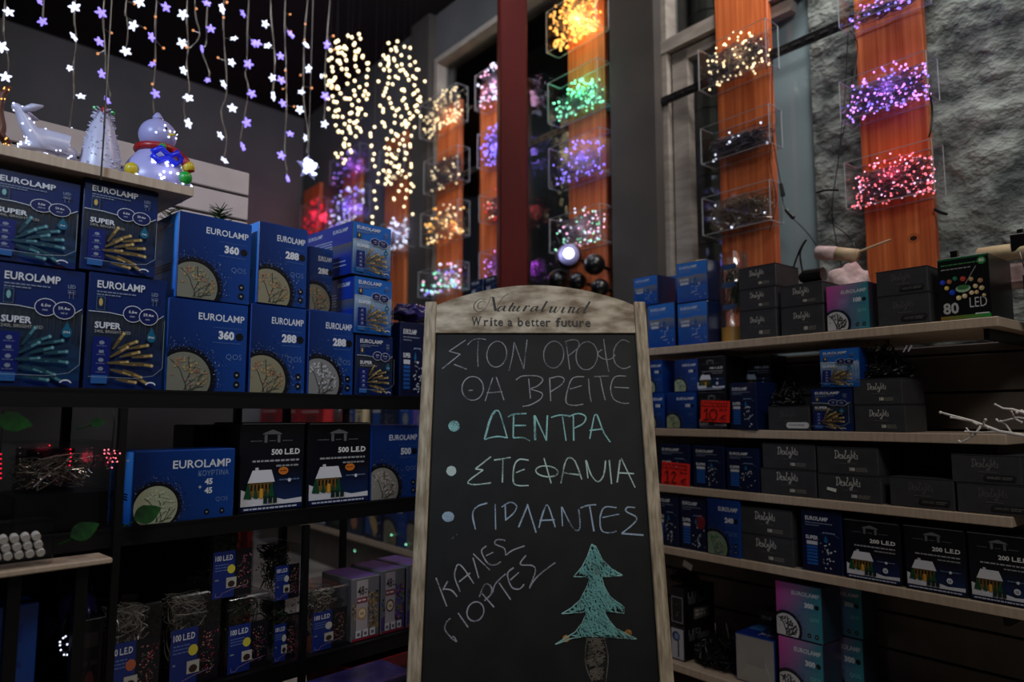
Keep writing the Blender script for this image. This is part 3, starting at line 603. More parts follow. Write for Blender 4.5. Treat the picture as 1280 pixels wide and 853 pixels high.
def k_house(d, w, h, p):
    X = lambda a: a*w; Y = lambda b: h-b*h
    d.rect(0, 0, w, h, (8, 14, 30), (7, 8, 11)); d.rect(X(.45), Y(.92), X(.98), Y(.55), (18, 40, 84), (8, 14, 30))
    d.poly([(X(.32), Y(.125)), (X(.64), Y(.125)), (X(.60), Y(.105)), (X(.48), Y(.07)), (X(.36), Y(.105))], (96, 98, 100)); d.rect(X(.355), Y(.22), X(.40), Y(.13), (90, 92, 94)); d.rect(X(.56), Y(.22), X(.605), Y(.13), (90, 92, 94))
    for x, ww in ((.14, .18), (.43, .1), (.64, .16)): d.micro(X(x), Y(.205), X(ww), .01*h, (90, 92, 94))
    d.text(p.get('n', '500')+' L.E.D', X(.93), Y(.36), .062*h, (216, 216, 216), 'r', .03, X(.46))
    d.micro(X(.18), Y(.44), X(.74), .022*h, (150, 152, 154)); d.micro(X(.55), Y(.50), X(.37), .02*h, (140, 142, 144))
    d.poly([(X(.02), Y(.93)), (X(.98), Y(.93)), (X(.98), Y(.87)), (X(.70), Y(.885)), (X(.45), Y(.83)), (X(.2), Y(.80)), (X(.02), Y(.74))], (206, 206, 214))
    d.poly([(X(.14), Y(.83)), (X(.50), Y(.86)), (X(.50), Y(.64)), (X(.14), Y(.64))], (120, 88, 40))
    for i in range(6): d.rect(X(.16+i*.056), Y(.76), X(.19+i*.056), Y(.69), (30, 24, 16)) 
    d.rect(X(.30), Y(.85), X(.35), Y(.74), (210, 150, 50)); d.rect(X(.37), Y(.86), X(.42), Y(.77), (60, 44, 30))
    for cx, s_ in ((.12, .10), (.24, .06), (.48, .09), (.40, .05)): d.poly([(X(cx-s_*.6), Y(.84)), (X(cx+s_*.6), Y(.85)), (X(cx), Y(.84-s_*2))], (18, 70, 44))
    d.poly([(X(.11), Y(.67)), (X(.53), Y(.67)), (X(.47), Y(.53)), (X(.18), Y(.53))], (214, 214, 220)); d.rect(X(.22), Y(.53), X(.27), Y(.50), (196, 196, 200))
    for i in range(3): d.rect(X(.36+i*.075), Y(.91), X(.42+i*.075), Y(.83), (16, 40, 36)); 
    if p.get('n', '500') == '500': d.disc(X(.66), Y(.55), X(.08), .045*h, (196, 110, 40)); d.micro(X(.61), Y(.555), X(.1), .014*h, (110, 50, 20))
    d.micro(X(.6), Y(.66), X(.32), .016*h, (90, 110, 140)); d.disc(X(.76), Y(.66), .022*h, .022*h, WHT, 10)
    if p.get('n', '500') != '500': d.disc(X(.74), Y(.79), .045*h, .045*h, WHT, 14); d.text('13', X(.74), Y(.81), .035*h, (20, 40, 80), 'c', .03)
    d.rect(X(.02), Y(.985), X(.98), Y(.935), (12, 26, 70)); d.micro(X(.06), Y(.97), X(.86), .018*h, (190, 194, 204)); d.rect(0, Y(.006), w, Y(0), (110, 112, 120))
SCR = [[(0, 60), (8, 62), (10, 30), (4, 4)], [(2, 62), (22, 66), (34, 48), (30, 22), (14, 4), (0, 4)], [(38, 20), (50, 28), (48, 36), (40, 34), (37, 16), (44, 4), (56, 8)], [(70, 34), (60, 30), (68, 14), (62, 3), (54, 6)],
       [(72, 32), (74, 8), (82, 6)], [(90, 56), (94, 70), (98, 58), (88, 30), (84, 8), (96, 4), (106, 10)], [(108, 30), (108, 6)], [(128, 30), (118, 32), (114, 18), (124, 10), (130, 22), (128, -14), (118, -26), (110, -16), (126, -4), (140, 8)],
       [(142, 70), (143, 6)], [(143, 22), (154, 32), (157, 8)], [(168, 62), (168, 12), (176, 4)], [(160, 40), (178, 42)], [(194, 34), (184, 30), (192, 14), (186, 3), (178, 6)]]
def k_grey(d, w, h, p):
    X = lambda a: a*w; Y = lambda b: h-b*h; c = p.get('ic', (186, 184, 178)); s_ = .40*w/196; x0, y0 = X(.30), Y(.44)
    for s in SCR:
        P = smooth_path([(x0+a*s_, y0+b*s_+.02*h, 0) for a, b in s], 3); d.line([(q.x, q.y) for q in P], s_*5.5, c)
    d.micro(X(.40), Y(.60), X(.26), .025*h, (90, 88, 84))
    if p.get('pill') == 'w': d.rect(X(.52), Y(.93), X(.94), Y(.66), (200, 200, 200)); d.disc(X(.52), Y(.795), .13*h, .135*h, (200, 200, 200)); d.disc(X(.94), Y(.795), .13*h, .135*h, (200, 200, 200)); d.micro(X(.52), Y(.81), X(.38), .05*h, (110, 110, 110))
    elif p.get('pill') == 'b': d.rect(X(.52), Y(.90), X(.90), Y(.68), (14, 14, 15)); d.disc(X(.52), Y(.79), .11*h, .11*h, (14, 14, 15)); d.disc(X(.90), Y(.79), .11*h, .11*h, (14, 14, 15)); d.text(p.get('n', '100LED'), X(.52), Y(.83), .085*h, c, 'l', .02, X(.2)); d.micro(X(.74), Y(.78), X(.16), .03*h, (100, 98, 94)); d.micro(X(.74), Y(.84), X(.13), .03*h, (100, 98, 94))
    else:
        d.text(p.get('n', '100'), X(.55), Y(.86), .12*h, (196, 192, 180), 'l', .05, X(.09))
        for i in range(3): d.micro(X(.66), Y(.77+i*.055), X(.18), .03*h, (120, 118, 110))
    if p.get('tag'): d.poly([(X(.16), Y(.50)), (X(.31), Y(.56)), (X(.30), Y(.70)), (X(.15), Y(.62))], (214, 212, 206))
def k_slim(d, w, h, p):
    X = lambda a: a*w; Y = lambda b: h-b*h; b_ = p.get('br')
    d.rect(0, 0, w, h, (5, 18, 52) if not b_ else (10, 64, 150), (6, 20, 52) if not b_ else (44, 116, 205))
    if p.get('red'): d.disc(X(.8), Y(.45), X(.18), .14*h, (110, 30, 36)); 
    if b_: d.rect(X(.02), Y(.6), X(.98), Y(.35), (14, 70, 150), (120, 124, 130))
    d.text('EUROLAMP', X(.10), Y(.15), .065*h, WHT, 'l', .02, X(.58)); d.micro(X(.10), Y(.20), X(.7), .014*h, GR); d.micro(X(.10), Y(.24), X(.35), .014*h, GR)
    d.text('SUPER', X(.10), Y(.47), .06*h, WHT, 'l', .03, X(.32)); d.rect(X(.12), Y(.56), X(.40), Y(.50), (190, 194, 204))
    for i in range(6): d.rect(X(.12), Y(.62+i*.055), X(.40), Y(.58+i*.055), (30, 84, 160))
    d.disc(X(.62), Y(.47), X(.05), .035*h, (20, 90, 140), 12); d.poly([(X(.575), Y(.46)), (X(.665), Y(.46)), (X(.62), Y(.38))], (20, 90, 140))
    d.micro(X(.55), Y(.35), X(.3), .02*h, (120, 140, 170)); d.line([(X(.5), Y(.36)), (X(.75), Y(.33)), (X(.96), Y(.40))], .006*h, (90, 110, 150))
    rs = random.Random(p.get('s', 2))
    for i in range(26):
        y = rs.uniform(.52, .94); x = .66+rs.gauss(0, .11+.12*(y-.5)); a = rs.uniform(0, 3.1); l = .032*h
        if .46 < x < .95: d.line([(X(x), Y(y)), (X(x)+l*math.cos(a), Y(y)+l*math.sin(a))], .018*h, (190, 196, 206) if i % 4 else (110, 120, 130))
    if p.get('warm'):
        for i in range(10): a = -.9+i*.3; d.line([(X(.45), Y(.7)), (X(.45)+X(.35)*math.cos(a), Y(.72)+X(.30)*math.sin(a))], .07*w, (170, 146, 100))
def k_80(d, w, h, p):
    X = lambda a: a*w; Y = lambda b: h-b*h
    d.rect(0, 0, w, h, (9, 10, 12)); d.rect(X(0), Y(.03), w, Y(0), (20, 90, 50)); d.rect(0, Y(1), w, Y(.94), (120, 90, 40), cr=(30, 140, 60)); d.text('80', X(.06), Y(.90), .17*h, (176, 176, 176), 'l', .03, X(.32)); d.text('LED', X(.60), Y(.83), .16*h, (176, 178, 178), 'l', .0, X(.34))
    d.micro(X(.06), Y(.12), X(.8), .02*h, (60, 120, 70)); d.micro(X(.06), Y(.19), X(.6), .02*h, (130, 130, 130)); d.rect(X(.70), Y(.945), X(.97), Y(.925), (200, 210, 200)); d.disc(X(.88), Y(.10), .06*h, .06*h, (50, 130, 60)); d.text('80', X(.88), Y(.12), .05*h, WHT, 'c', .03)
    for x, y, r, c in ((.08, .38, .06, (40, 60, 170)), (.22, .38, .055, (150, 90, 60)), (.16, .48, .05, (200, 170, 90)), (.27, .56, .065, (30, 60, 170)), (.34, .34, .05, (40, 110, 80)), (.50, .36, .06, (160, 60, 50)),
        (.66, .38, .05, (170, 140, 100)), (.84, .42, .055, (150, 110, 80)), (.74, .50, .05, (190, 170, 130)), (.86, .54, .055, (180, 160, 120)), (.66, .60, .05, (200, 180, 140)), (.52, .64, .055, (200, 180, 140)), (.40, .66, .055, (210, 190, 140)), (.76, .60, .045, (190, 160, 120)), (.90, .66, .04, (180, 160, 120))):
        d.disc(X(x), Y(y), r*w, r*w, c, 12); d.disc(X(x-.01), Y(y-.01), r*w*.45, r*w*.45, tuple(min(255, int(q*1.3)) for q in c), 8)
    d.disc(X(.50), Y(.52), X(.15), .06*h, (150, 180, 150), 16); d.disc(X(.50), Y(.50), X(.12), .04*h, (60, 110, 60), 16); d.line([(X(.55), Y(.45)), (X(.78), Y(.18))], .012*h, (130, 130, 130))
def k_48(d, w, h, p):
    X = lambda a: a*w; Y = lambda b: h-b*h
    d.rect(0, 0, w, h, (92, 90, 94), (104, 102, 106)); rs = random.Random(p.get('s', 1))
    if p.get('col'): d.poly([(X(0), Y(.75)), (X(1), Y(.55)), (X(1), Y(.95)), (X(0), Y(.95))], (60, 40, 100)); cols = [(110, 50, 140), (60, 110, 70), (150, 120, 60), (40, 60, 140), (30, 26, 24)]
    else: cols = [(150, 120, 70), (40, 34, 30), (110, 84, 50), (170, 140, 90)]
    d.dots([(X(min(.96, max(.03, .75+rs.gauss(0, .14)))), Y(rs.uniform(.25, .85))) for _ in range(150)], .018*h, cols, 5); d.dots([(X(rs.uniform(.03, .14)), Y(rs.uniform(.4, .65))) for _ in range(20)], .016*h, cols, 5)
    d.rect(X(.16), Y(.86), X(.58), Y(.03), (160, 150, 152)); d.text('48', X(.20), Y(.27), .14*h, (16, 14, 16), 'l', .02, X(.24)); d.micro(X(.46), Y(.2), X(.1), .02*h, (60, 60, 60)); d.micro(X(.46), Y(.25), X(.1), .02*h, (60, 60, 60))
    d.rect(X(.17), Y(.40), X(.56), Y(.31), (120, 50, 60)); d.micro(X(.2), Y(.37), X(.3), .03*h, (200, 180, 180)); d.disc(X(.36), Y(.57), X(.17), .10*h, (170, 130, 70) if not p.get('col') else (70, 60, 70), 20); d.disc(X(.36), Y(.57), X(.13), .075*h, (200, 180, 150), 20); d.text('100', X(.36), Y(.59), .035*h, (90, 60, 30), 'c', .02)
    for i in range(3): d.rect(X(.14+i*.26), Y(.96), X(.34+i*.26), Y(.84), (190, 186, 190)); d.rect(X(.19+i*.26), Y(.93), X(.29+i*.26), Y(.88), (90, 88, 92))
    d.rect(0, Y(1), w, Y(.965), (130, 30, 50))
def k_label100(d, w, h, p):
    X = lambda a: a*w; Y = lambda b: h-b*h
    d.rect(0, 0, w, h, (10, 12, 20)); d.rect(0, 0, X(.55), h, (20, 40, 110)); d.text('100 L.E.D', X(.05), Y(.20), .11*h, WHT, 'l', .02, X(.44)); rs = random.Random(p.get('s', 1))
    for i in range(3): d.micro(X(.05), Y(.30+i*.06), X(.34), .022*h, (90, 110, 170))
    d.disc(X(.46), Y(.40), X(.10), .12*h*.8, p.get('dot', (200, 190, 60)), 16); d.rect(X(.34), Y(.80), X(.60), Y(.58), (170, 168, 160)); d.disc(X(.47), Y(.72), X(.09), .07*h, (50, 36, 28), 10); d.micro(X(.05), Y(.62), X(.1), .03*h, GR); d.line([(X(.08), Y(.88)), (X(.08), Y(.96)), (X(.2), Y(.96)), (X(.24), Y(.90)), (X(.5), Y(.84)), (X(.9), Y(.78))], .012*h, (130, 110, 150))
    d.dots([(X(min(.97, max(.62, .78+rs.gauss(0, .09)))), Y(rs.uniform(.12, .85))) for _ in range(90)], .014*h, p.get('lc', [(150, 60, 80), (90, 40, 60), (60, 90, 70), (170, 120, 110)]), 5)
def k_plain(d, w, h, p):
    X = lambda a: a*w; Y = lambda b: h-b*h; c = p.get('c', (90, 100, 120)); rs = random.Random(p.get('s', 3))
    d.rect(X(.08), Y(.3), X(.8), Y(.14), c); d.micro(X(.1), Y(.5), X(.7), .05*h, c); d.disc(X(.5), Y(.72), X(.22), .16*h, p.get('c2', (120, 120, 120)))
KINDS = dict(super=(k_super, 'navy_card'), circle=(k_circle, 'blue_card'), house=(k_house, 'black_card'), grey=(k_grey, 'grey_card'), slim=(k_slim, 'navy_card'), b80=(k_80, 'black_card'), b48=(k_48, 'white_card'), plain=(k_plain, 'red_card'))
LAST = {}
def carton(U, kind, x0, x1, yt, z0, label, d=.12, k=.012, group=None, p=None, rot=None, name='carton', body=None, side=None, cat='box', fixz=None):
    p = dict(p or {}); xm = (x0+x1)/2; z1 = U.at(xm, yt, k)[1] if fixz is None else z0+fixz
    # pixel height of the middle, for the lean of the verticals
    ta = U.at(xm, yt, k)[0]; ym = (yt+proj(U.w(ta, k, z0))[1])/2
    t0, t1 = U.at(x0, ym, k)[0], U.at(x1, ym, k)[0]; w, h = t1-t0-.0012, z1-z0
    if U is L and z0 > zl[1]+.1 and x0 < 240: z1 = min(z1, zl[0]-.023)
    w, h = t1-t0-.0012, z1-z0
    if h < .01 or w < .005: print('BAD CARTON', label, w, h); h = max(h, .05); w = max(w, .02)
    fn, bm_ = KINDS[kind]; bm_ = body or ('teal_card' if p.get('mag') else bm_)
    o = MB().box(-w/2, w/2, 0, d, 0, h, bev=.0016).build(name, bm_)
    o.location = U.w((t0+t1)/2, k, z0+.0003); o.rotation_euler = (0, 0, U.a + math.radians(rot if rot is not None else random.uniform(-.7, .7)))
    tag(o, label, cat, group)
    dd = D(); fn(dd, w-.003, h-.003, p); dd.build('front_print', o, 'print' if kind != 'grey' else 'print_matt', (-w/2+.0015, 0, .0015))
    if kind == 'grey':
        MB().box(-w/2-.0006, w/2+.0006, -.0006, d+.0006, h+.0001, h+.0016).build('lid', 'grey_card', o)
    else: MB().box(-w/2+.004, w/2-.004, .004, d-.004, h+.0001, h+.0009).build('lid_flap', bm_ if kind != 'b48' else 'purple_card', o)
    if side:
        ds = D(); side(ds, d-.003, h-.003); ds.build('side_print', o, 'print', (-w/2, d-.0015, .0015), (0, -1, 0), (0, 0, 1), (-1, 0, 0))
    LAST['z'] = z0+h+.002
    return LAST['z']
def s_bars(d, w, h):
    d.rect(0, 0, w, h, (30, 100, 200), (70, 150, 235)); d.text('EUROLAMP', w*.5, h*.86, .03*h, WHT, 'c', .02, w*.6)
    for i in range(3): d.rect(w*.02, h*(.40-i*.035), w*.8, h*(.42-i*.035), (8, 10, 16))
    for i in range(6): d.micro(w*.2, h*(.26-i*.03), w*.5, .01*h, (120, 160, 220))
def s_text(d, w, h):
    d.rect(0, 0, w, h, (10, 40, 130), (14, 50, 150)); d.rect(0, h*.42, w, h*.6, (30, 60, 120), (80, 80, 84))
    for x in (.1, .62): d.text('EUROLAMP', w*x, h*.84, .07*h, WHT, 'l', .02, w*.3)
    for i in range(5): d.micro(w*.12, h*(.70-i*.05), w*.5, .022*h, (170, 180, 210))
    for i in range(2): d.micro(w*.3, h*(.25-i*.08), w*.6, .022*h, (170, 180, 210))
GL = 'blue boxed light sets on the left rack'
# ---- left rack, upper shelf
Z = zl[1]; L0 = .0
a = carton(L, 'super', -12, 104, 333, Z, 'blue box picturing cool white bulbs, bottom left corner stack, left rack', .20, p=dict(c='cool'), group=GL, rot=0)
carton(L, 'super', -16, 100, 196, a, 'blue box picturing cool white bulbs, touching underside of the pale top shelf', .20, p=dict(c='cool'), group=GL, rot=0, fixz=.172)
a = carton(L, 'super', 107, 206, 345, Z, 'blue box picturing warm bulbs, bottom row beside the lower 360 box', .20, p=dict(c='warm'), group=GL, rot=0)
carton(L, 'super', 102, 197, 223, a, 'blue box picturing warm bulbs, top row beside the upper 360 box', .20, p=dict(c='warm'), group=GL, rot=0)
a = carton(L, 'circle', 208, 309, 377, Z, 'deep blue box numbered 360, lower of two with round picture', .17, p=dict(n='360'), group=GL, side=s_bars, rot=0)
carton(L, 'circle', 221, 314, 272, a, 'deep blue box numbered 360, upper one with bright side face', .15, p=dict(n='360'), group=GL, side=s_bars, rot=0)
a = carton(L, 'circle', 312, 382, 383, Z, 'blue box numbered 288 with gold dots, bottom row beside the 360 box', .16, p=dict(n='288', g=(128, 122, 100)), group=GL, rot=0)
carton(L, 'circle', 322, 384, 282, a, 'blue box numbered 288 with gold dots, upper row beside the 360 box', .14, p=dict(n='288', g=(128, 122, 100)), group=GL, side=s_bars, rot=0)
a = carton(L, 'circle', 385, 442, 390, Z, 'blue box numbered 288 with silver twig picture, bottom row', .16, p=dict(n='288', g=(120, 120, 120), dc=[(170, 172, 176)]), group=GL, rot=0)
carton(L, 'circle', 386, 416, 310, a, 'narrow blue box numbered 288, upper row, partly behind the tall corner stack', .10, k=.05, p=dict(n='288', r=.3), group=GL, rot=0)
a = carton(L, 'super', 444, 491, 420, Z, 'small blue box at the base of the three high corner stack', .16, p=dict(c='warm'), group=GL, rot=0)
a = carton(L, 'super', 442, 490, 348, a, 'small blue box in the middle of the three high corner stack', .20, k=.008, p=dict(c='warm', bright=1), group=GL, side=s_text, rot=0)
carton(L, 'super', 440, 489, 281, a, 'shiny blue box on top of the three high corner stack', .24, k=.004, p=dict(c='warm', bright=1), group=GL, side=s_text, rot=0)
zBag = carton(L, 'slim', 500, 530, 404, Z, 'dark blue box beside the chalkboard edge, end of the left rack', .14, p=dict(s=4), group=GL, rot=0)
# ---- left rack, middle shelf
Z = zl[2]; GM = 'boxes on the middle shelf of the left rack'
carton(L, 'circle', 166, 293, 563, Z, 'wide blue curtain light box marked 45 + 45, middle shelf of left rack', .13, k=-.006, p=dict(t='ΚΟΥΡΤΙΝΑ', r=.32, g=(150, 156, 130), dc=[(170, 180, 150)]), group=GM, side=s_bars, rot=0)
carton(L, 'house', 240, 297, 532, Z, 'plain black box standing half hidden behind the wide blue curtain light box', .12, k=.155, p=dict(n='500'), group=GM, rot=0)
carton(L, 'house', 299, 380, 529, Z, 'black 500 L.E.D box with snowy house, nearer of the pair', .14, p=dict(n='500'), group=GM, rot=0)
carton(L, 'house', 384, 462, 529, Z, 'black 500 L.E.D box with snowy house, beside the blue 500 box', .14, p=dict(n='500'), group=GM, rot=0)
carton(L, 'circle', 463, 524, 532, Z, 'blue box numbered 500 beside the black snowy house boxes', .14, p=dict(n='500', g=(130, 126, 118), dc=[(170, 160, 150)]), group=GM, rot=0)
# ---- right shelf 1
G1 = 'boxes on the top shelf of the right unit'; Z = zs[1]
def grey(x0, x1, yt, z, lab, d=.13, g=G1, n='100', pill=None, **kw):
    kk = kw.pop('k', .012); ic = kw.pop('ic', (186, 184, 178)); tg = kw.pop('tag', None)
    return carton(R, 'grey', x0, x1, yt, z, lab, d, kk, g, dict(n=n, pill=pill, ic=ic, tag=tg), **kw)
BR = dict(br=1, s=6)
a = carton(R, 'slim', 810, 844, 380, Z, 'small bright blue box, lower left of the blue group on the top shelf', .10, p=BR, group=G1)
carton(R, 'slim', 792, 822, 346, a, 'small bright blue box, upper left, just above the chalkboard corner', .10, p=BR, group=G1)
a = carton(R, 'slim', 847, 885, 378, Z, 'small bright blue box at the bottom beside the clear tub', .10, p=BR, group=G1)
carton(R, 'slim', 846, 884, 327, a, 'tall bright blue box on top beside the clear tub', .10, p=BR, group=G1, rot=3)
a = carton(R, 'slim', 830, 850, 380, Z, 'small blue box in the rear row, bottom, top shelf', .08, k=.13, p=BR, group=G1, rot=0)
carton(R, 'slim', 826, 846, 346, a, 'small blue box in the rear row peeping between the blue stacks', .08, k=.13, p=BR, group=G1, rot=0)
a = grey(924, 971, 388, Z, 'small charcoal box at the bottom of the stack of three')
a = grey(924, 970, 361, a, 'small charcoal box in the middle of the stack of three')
zA = grey(923, 970, 333, a, 'small charcoal box on top of the stack of three', ic=(190, 188, 180))
a = grey(976, 1030, 383, Z, 'charcoal box, lower of the pair beside the pink and teal 100 box')
zB = grey(975, 1029, 356, a, 'charcoal box, upper of the pair beside the pink and teal 100 box')
carton(R, 'circle', 1033, 1087, 355, Z, 'pink to teal gradient box numbered 100 on the top shelf', .10, p=dict(n='100', mag=1, g=(190, 190, 190), dc=[(60, 60, 60)], r=.3), group=G1)
a = grey(1097, 1163, 369, Z, 'larger charcoal box, lower of the pair in front of the pine plank', pill='b', n='60LED', ic=(84, 82, 80))
grey(1095, 1160, 337, a, 'larger charcoal box, upper of the pair in front of the pine plank', pill='b', n='60LED', ic=(84, 82, 80))
carton(R, 'b80', 1173, 1238, 320, Z, 'black 80 LED box with coloured baubles at the end of the top shelf', .16, group=G1, rot=1)
# ---- right shelf 2
G2 = 'boxes on the second shelf of the right unit'; Z = zs[2]
C1 = dict(n='100', g=(150, 160, 130), dc=[(60, 110, 50), (200, 200, 190)], r=.28)
a = carton(R, 'circle', 806, 830, 492, Z, 'blue box numbered 100 at the bottom, half behind the chalkboard edge', .09, p=C1, group=G2)
carton(R, 'circle', 806, 828, 451, a, 'blue box numbered 100 on top, half behind the chalkboard edge', .09, p=C1, group=G2)
a = carton(R, 'circle', 833, 870, 491, Z, 'blue box numbered 100 with green picture, at the bottom left of the price card 10', .09, p=C1, group=G2)
carton(R, 'circle', 843, 872, 450, a, 'blue box numbered 100 with green picture, left of the tilted black house box', .09, p=C1, group=G2)
a = carton(R, 'house', 873, 909, 490, Z, 'black snowy house box behind the red price card 10', .09, p=dict(n='100'), group=G2)
zp = Z
carton(R, 'house', 870, 908, 446, a, 'black 100 L.E.D house box above the red price card 10', .09, p=dict(n='100'), group=G2, rot=-3)
a = grey(925, 966, 490, Z, 'dark box at the rear bottom behind the tall navy box', k=.13, d=.1, g=G2)
carton(R, 'house', 926, 965, 445, a, 'black 100 L.E.D house box in the rear row of the second shelf', .09, k=.13, p=dict(n='100'), group=G2)
carton(R, 'slim', 911, 947, 479, Z, 'tall navy box beside the red price card 10', .10, k=-.004, p=dict(s=9), group=G2, rot=-5)
zC = grey(960, 1012, 509, Z, 'charcoal box with a white oval label on the second shelf', pill='w', g=G2, ic=(80, 78, 76))
a = carton(R, 'super', 1015, 1066, 486, Z, 'navy box with warm bulb picture under the light blue box', .11, p=dict(c='warm'), group=G2)
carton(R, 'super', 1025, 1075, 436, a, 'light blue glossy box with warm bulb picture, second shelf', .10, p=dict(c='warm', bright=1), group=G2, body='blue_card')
a = grey(1068, 1132, 507, Z, 'charcoal box, lower of the pair under the black cable heap', g=G2)
zD = grey(1066, 1128, 474, a, 'charcoal box, upper of the pair under the black cable heap', g=G2)
# ---- right shelf 3
G3 = 'boxes on the third shelf of the right unit'; Z = zs[3]
carton(R, 'slim', 824, 862, 556, Z, 'navy box behind the red price card 12', .09, p=dict(s=11), group=G3)
carton(R, 'slim', 866, 905, 558, Z, 'navy box with white bulbs, middle of the three on the third shelf', .09, p=dict(s=12), group=G3)
carton(R, 'slim', 908, 949, 561, Z, 'navy box with white bulbs beside the charcoal stacks on the third shelf', .09, p=dict(s=13), group=G3)
a = grey(951, 1020, 588, Z, 'charcoal box, lower left of four on the third shelf', g=G3)
grey(953, 1019, 556, a, 'charcoal box, upper left of four on the third shelf', g=G3)
a = grey(1022, 1102, 595, Z, 'charcoal box with a small white tag, lower right of four', g=G3, tag=1)
grey(1021, 1098, 560, a, 'charcoal box, upper right of four on the third shelf', g=G3)
grey(1112, 1193, 599, Z, 'lone charcoal box with black oval, lying between the two stacks', g=G3, pill='b', n='200LED', ic=(84, 82, 80))
a = grey(1196, 1290, 607, Z, 'charcoal box with black oval, lower of the pair by the white branch', g=G3, pill='b', n='200LED', ic=(84, 82, 80))
grey(1189, 1277, 570, a, 'charcoal box with black oval, upper of the pair by the white branch', g=G3, pill='b', n='200LED', ic=(110, 108, 104))
# ---- right shelf 4
G4 = 'boxes on the fourth shelf of the right unit'; Z = zs[4]
carton(R, 'slim', 818, 848, 618, Z, 'navy box half behind the chalkboard edge, fourth shelf', .09, p=dict(s=14), group=G4)
carton(R, 'slim', 850, 883, 622, Z, 'navy box with red glow picture beside the blue 240 box', .09, p=dict(s=15, red=1), group=G4)
carton(R, 'circle', 884, 925, 625, Z, 'bright blue box numbered 240, fourth shelf', .10, k=.004, p=dict(n='240', g=(110, 130, 110), dc=[(60, 120, 60), (150, 150, 130)], r=.30), group=G4)
a = grey(926, 992, 671, Z, 'charcoal box, lower of the pair beside the blue 240 box', g=G4)
grey(925, 990, 637, a, 'charcoal box, upper of the pair beside the blue 240 box', g=G4)
carton(R, 'slim', 1002, 1053, 640, Z, 'navy box with white bulbs beside the three snowy house boxes', .10, p=dict(s=16), group=G4)
carton(R, 'house', 1056, 1126, 652, Z, 'black 200 L.E.D snowy house box, nearest the navy box', .13, p=dict(n='200'), group=G4)
carton(R, 'house', 1131, 1208, 660, Z, 'black 200 L.E.D snowy house box, middle of three', .13, p=dict(n='200'), group=G4)
carton(R, 'house', 1211, 1294, 669, Z, 'black 200 L.E.D snowy house box at the right picture edge', .13, p=dict(n='200'), group=G4)
# ---- right shelf 5
G5 = 'boxes on the bottom shelf of the right unit'; Z = zs[5]
MG = dict(n='300', mag=1, g=(190, 190, 190), dc=[(60, 60, 60)], r=.30)
def blackled(x0, x1, yt, z, lab, picture):
    k = .03; xm = (x0+x1)/2; h = R.at(xm, yt, k)[1]-z; t0, t1 = R.at(x0, yt, k)[0], R.at(x1, yt, k)[0]; w = t1-t0
    o = MB().box(-w/2, w/2, 0, .16, 0, h, bev=.0015).build('carton', 'black_card'); o.location = R.w((t0+t1)/2, k, z+.0003); o.rotation_euler = (0, 0, R.a-math.radians(1)); tag(o, lab, 'box', G5)
    d = D(); W_ = w-.003
    if picture: d.rect(W_*.03, h*.04, W_*.97, h*.9, (170, 170, 180)); d.disc(W_*.4, h*.68, W_*.3, h*.14, (30, 40, 80)); d.disc(W_*.44, h*.68, W_*.18, h*.09, (110, 130, 170)); d.rect(W_*.52, h*.1, W_*.62, h*.6, (14, 14, 18))
    else: d.rect(W_*.03, h*.06, W_*.95, h*.75, (150, 150, 150)); d.rect(W_*.07, h*.08, W_*.91, h*.73, (12, 12, 14)); d.dots([(W_*random.uniform(.2, .8), h*random.uniform(.2, .6)) for _ in range(5)], .02*h, (120, 110, 80))
    d.build('front_print', o, 'print', (-w/2+.0015, 0, .0))
    d = D(); q = .15; d.text('LED', q*.12, h*.72, h*.16, (100, 100, 104), 'l', 0, q*.4); d.micro(q*.12, h*.55, q*.7, .02, (60, 60, 62)); d.rect(q*.3, h*.12, q*.9, h*.42, (84, 80, 76)); d.micro(q*.35, h*.3, q*.45, .008, (150, 146, 140)); d.micro(q*.35, h*.2, q*.45, .008, (150, 146, 140))
    d.build('side_print', o, 'print', (w/2, .005, 0), (0, 1, 0), (0, 0, 1), (1, 0, 0))
    MB().box(-w/2+.003, w/2-.003, .004, .155, h+.0001, h+.0009).build('lid_flap', 'black_card', o)
    return z+h+.0015
a = blackled(838, 855, 782, Z, 'black LED box with a white panel showing a spike lamp, bottom shelf', True)
zE = blackled(838, 854, 735, a, 'black LED box with a white outlined dark panel, standing on the spike lamp box', False)
a = carton(R, 'circle', 974, 1030, 801, Z+.001, 'pink to teal box numbered 300, lower front one', .10, p=MG, group=G5, rot=0, k=.03)
carton(R, 'circle', 970, 1028, 731, a, 'pink to teal box numbered 300, upper front one', .10, p=MG, group=G5, rot=0, k=.03)
a = carton(R, 'circle', 1022, 1080, 795, Z+.001, 'pink to teal box in the rear column, lower one', .09, p=MG, group=G5, rot=0, k=.145)
carton(R, 'circle', 1018, 1078, 731, a, 'pink to teal box in the rear column, upper one', .09, p=MG, group=G5, rot=0, k=.145)
carton(R, 'slim', 950, 974, 765, Z, 'navy box standing behind the open silver ended box', .09, k=.19, p=dict(s=17), group=G5)
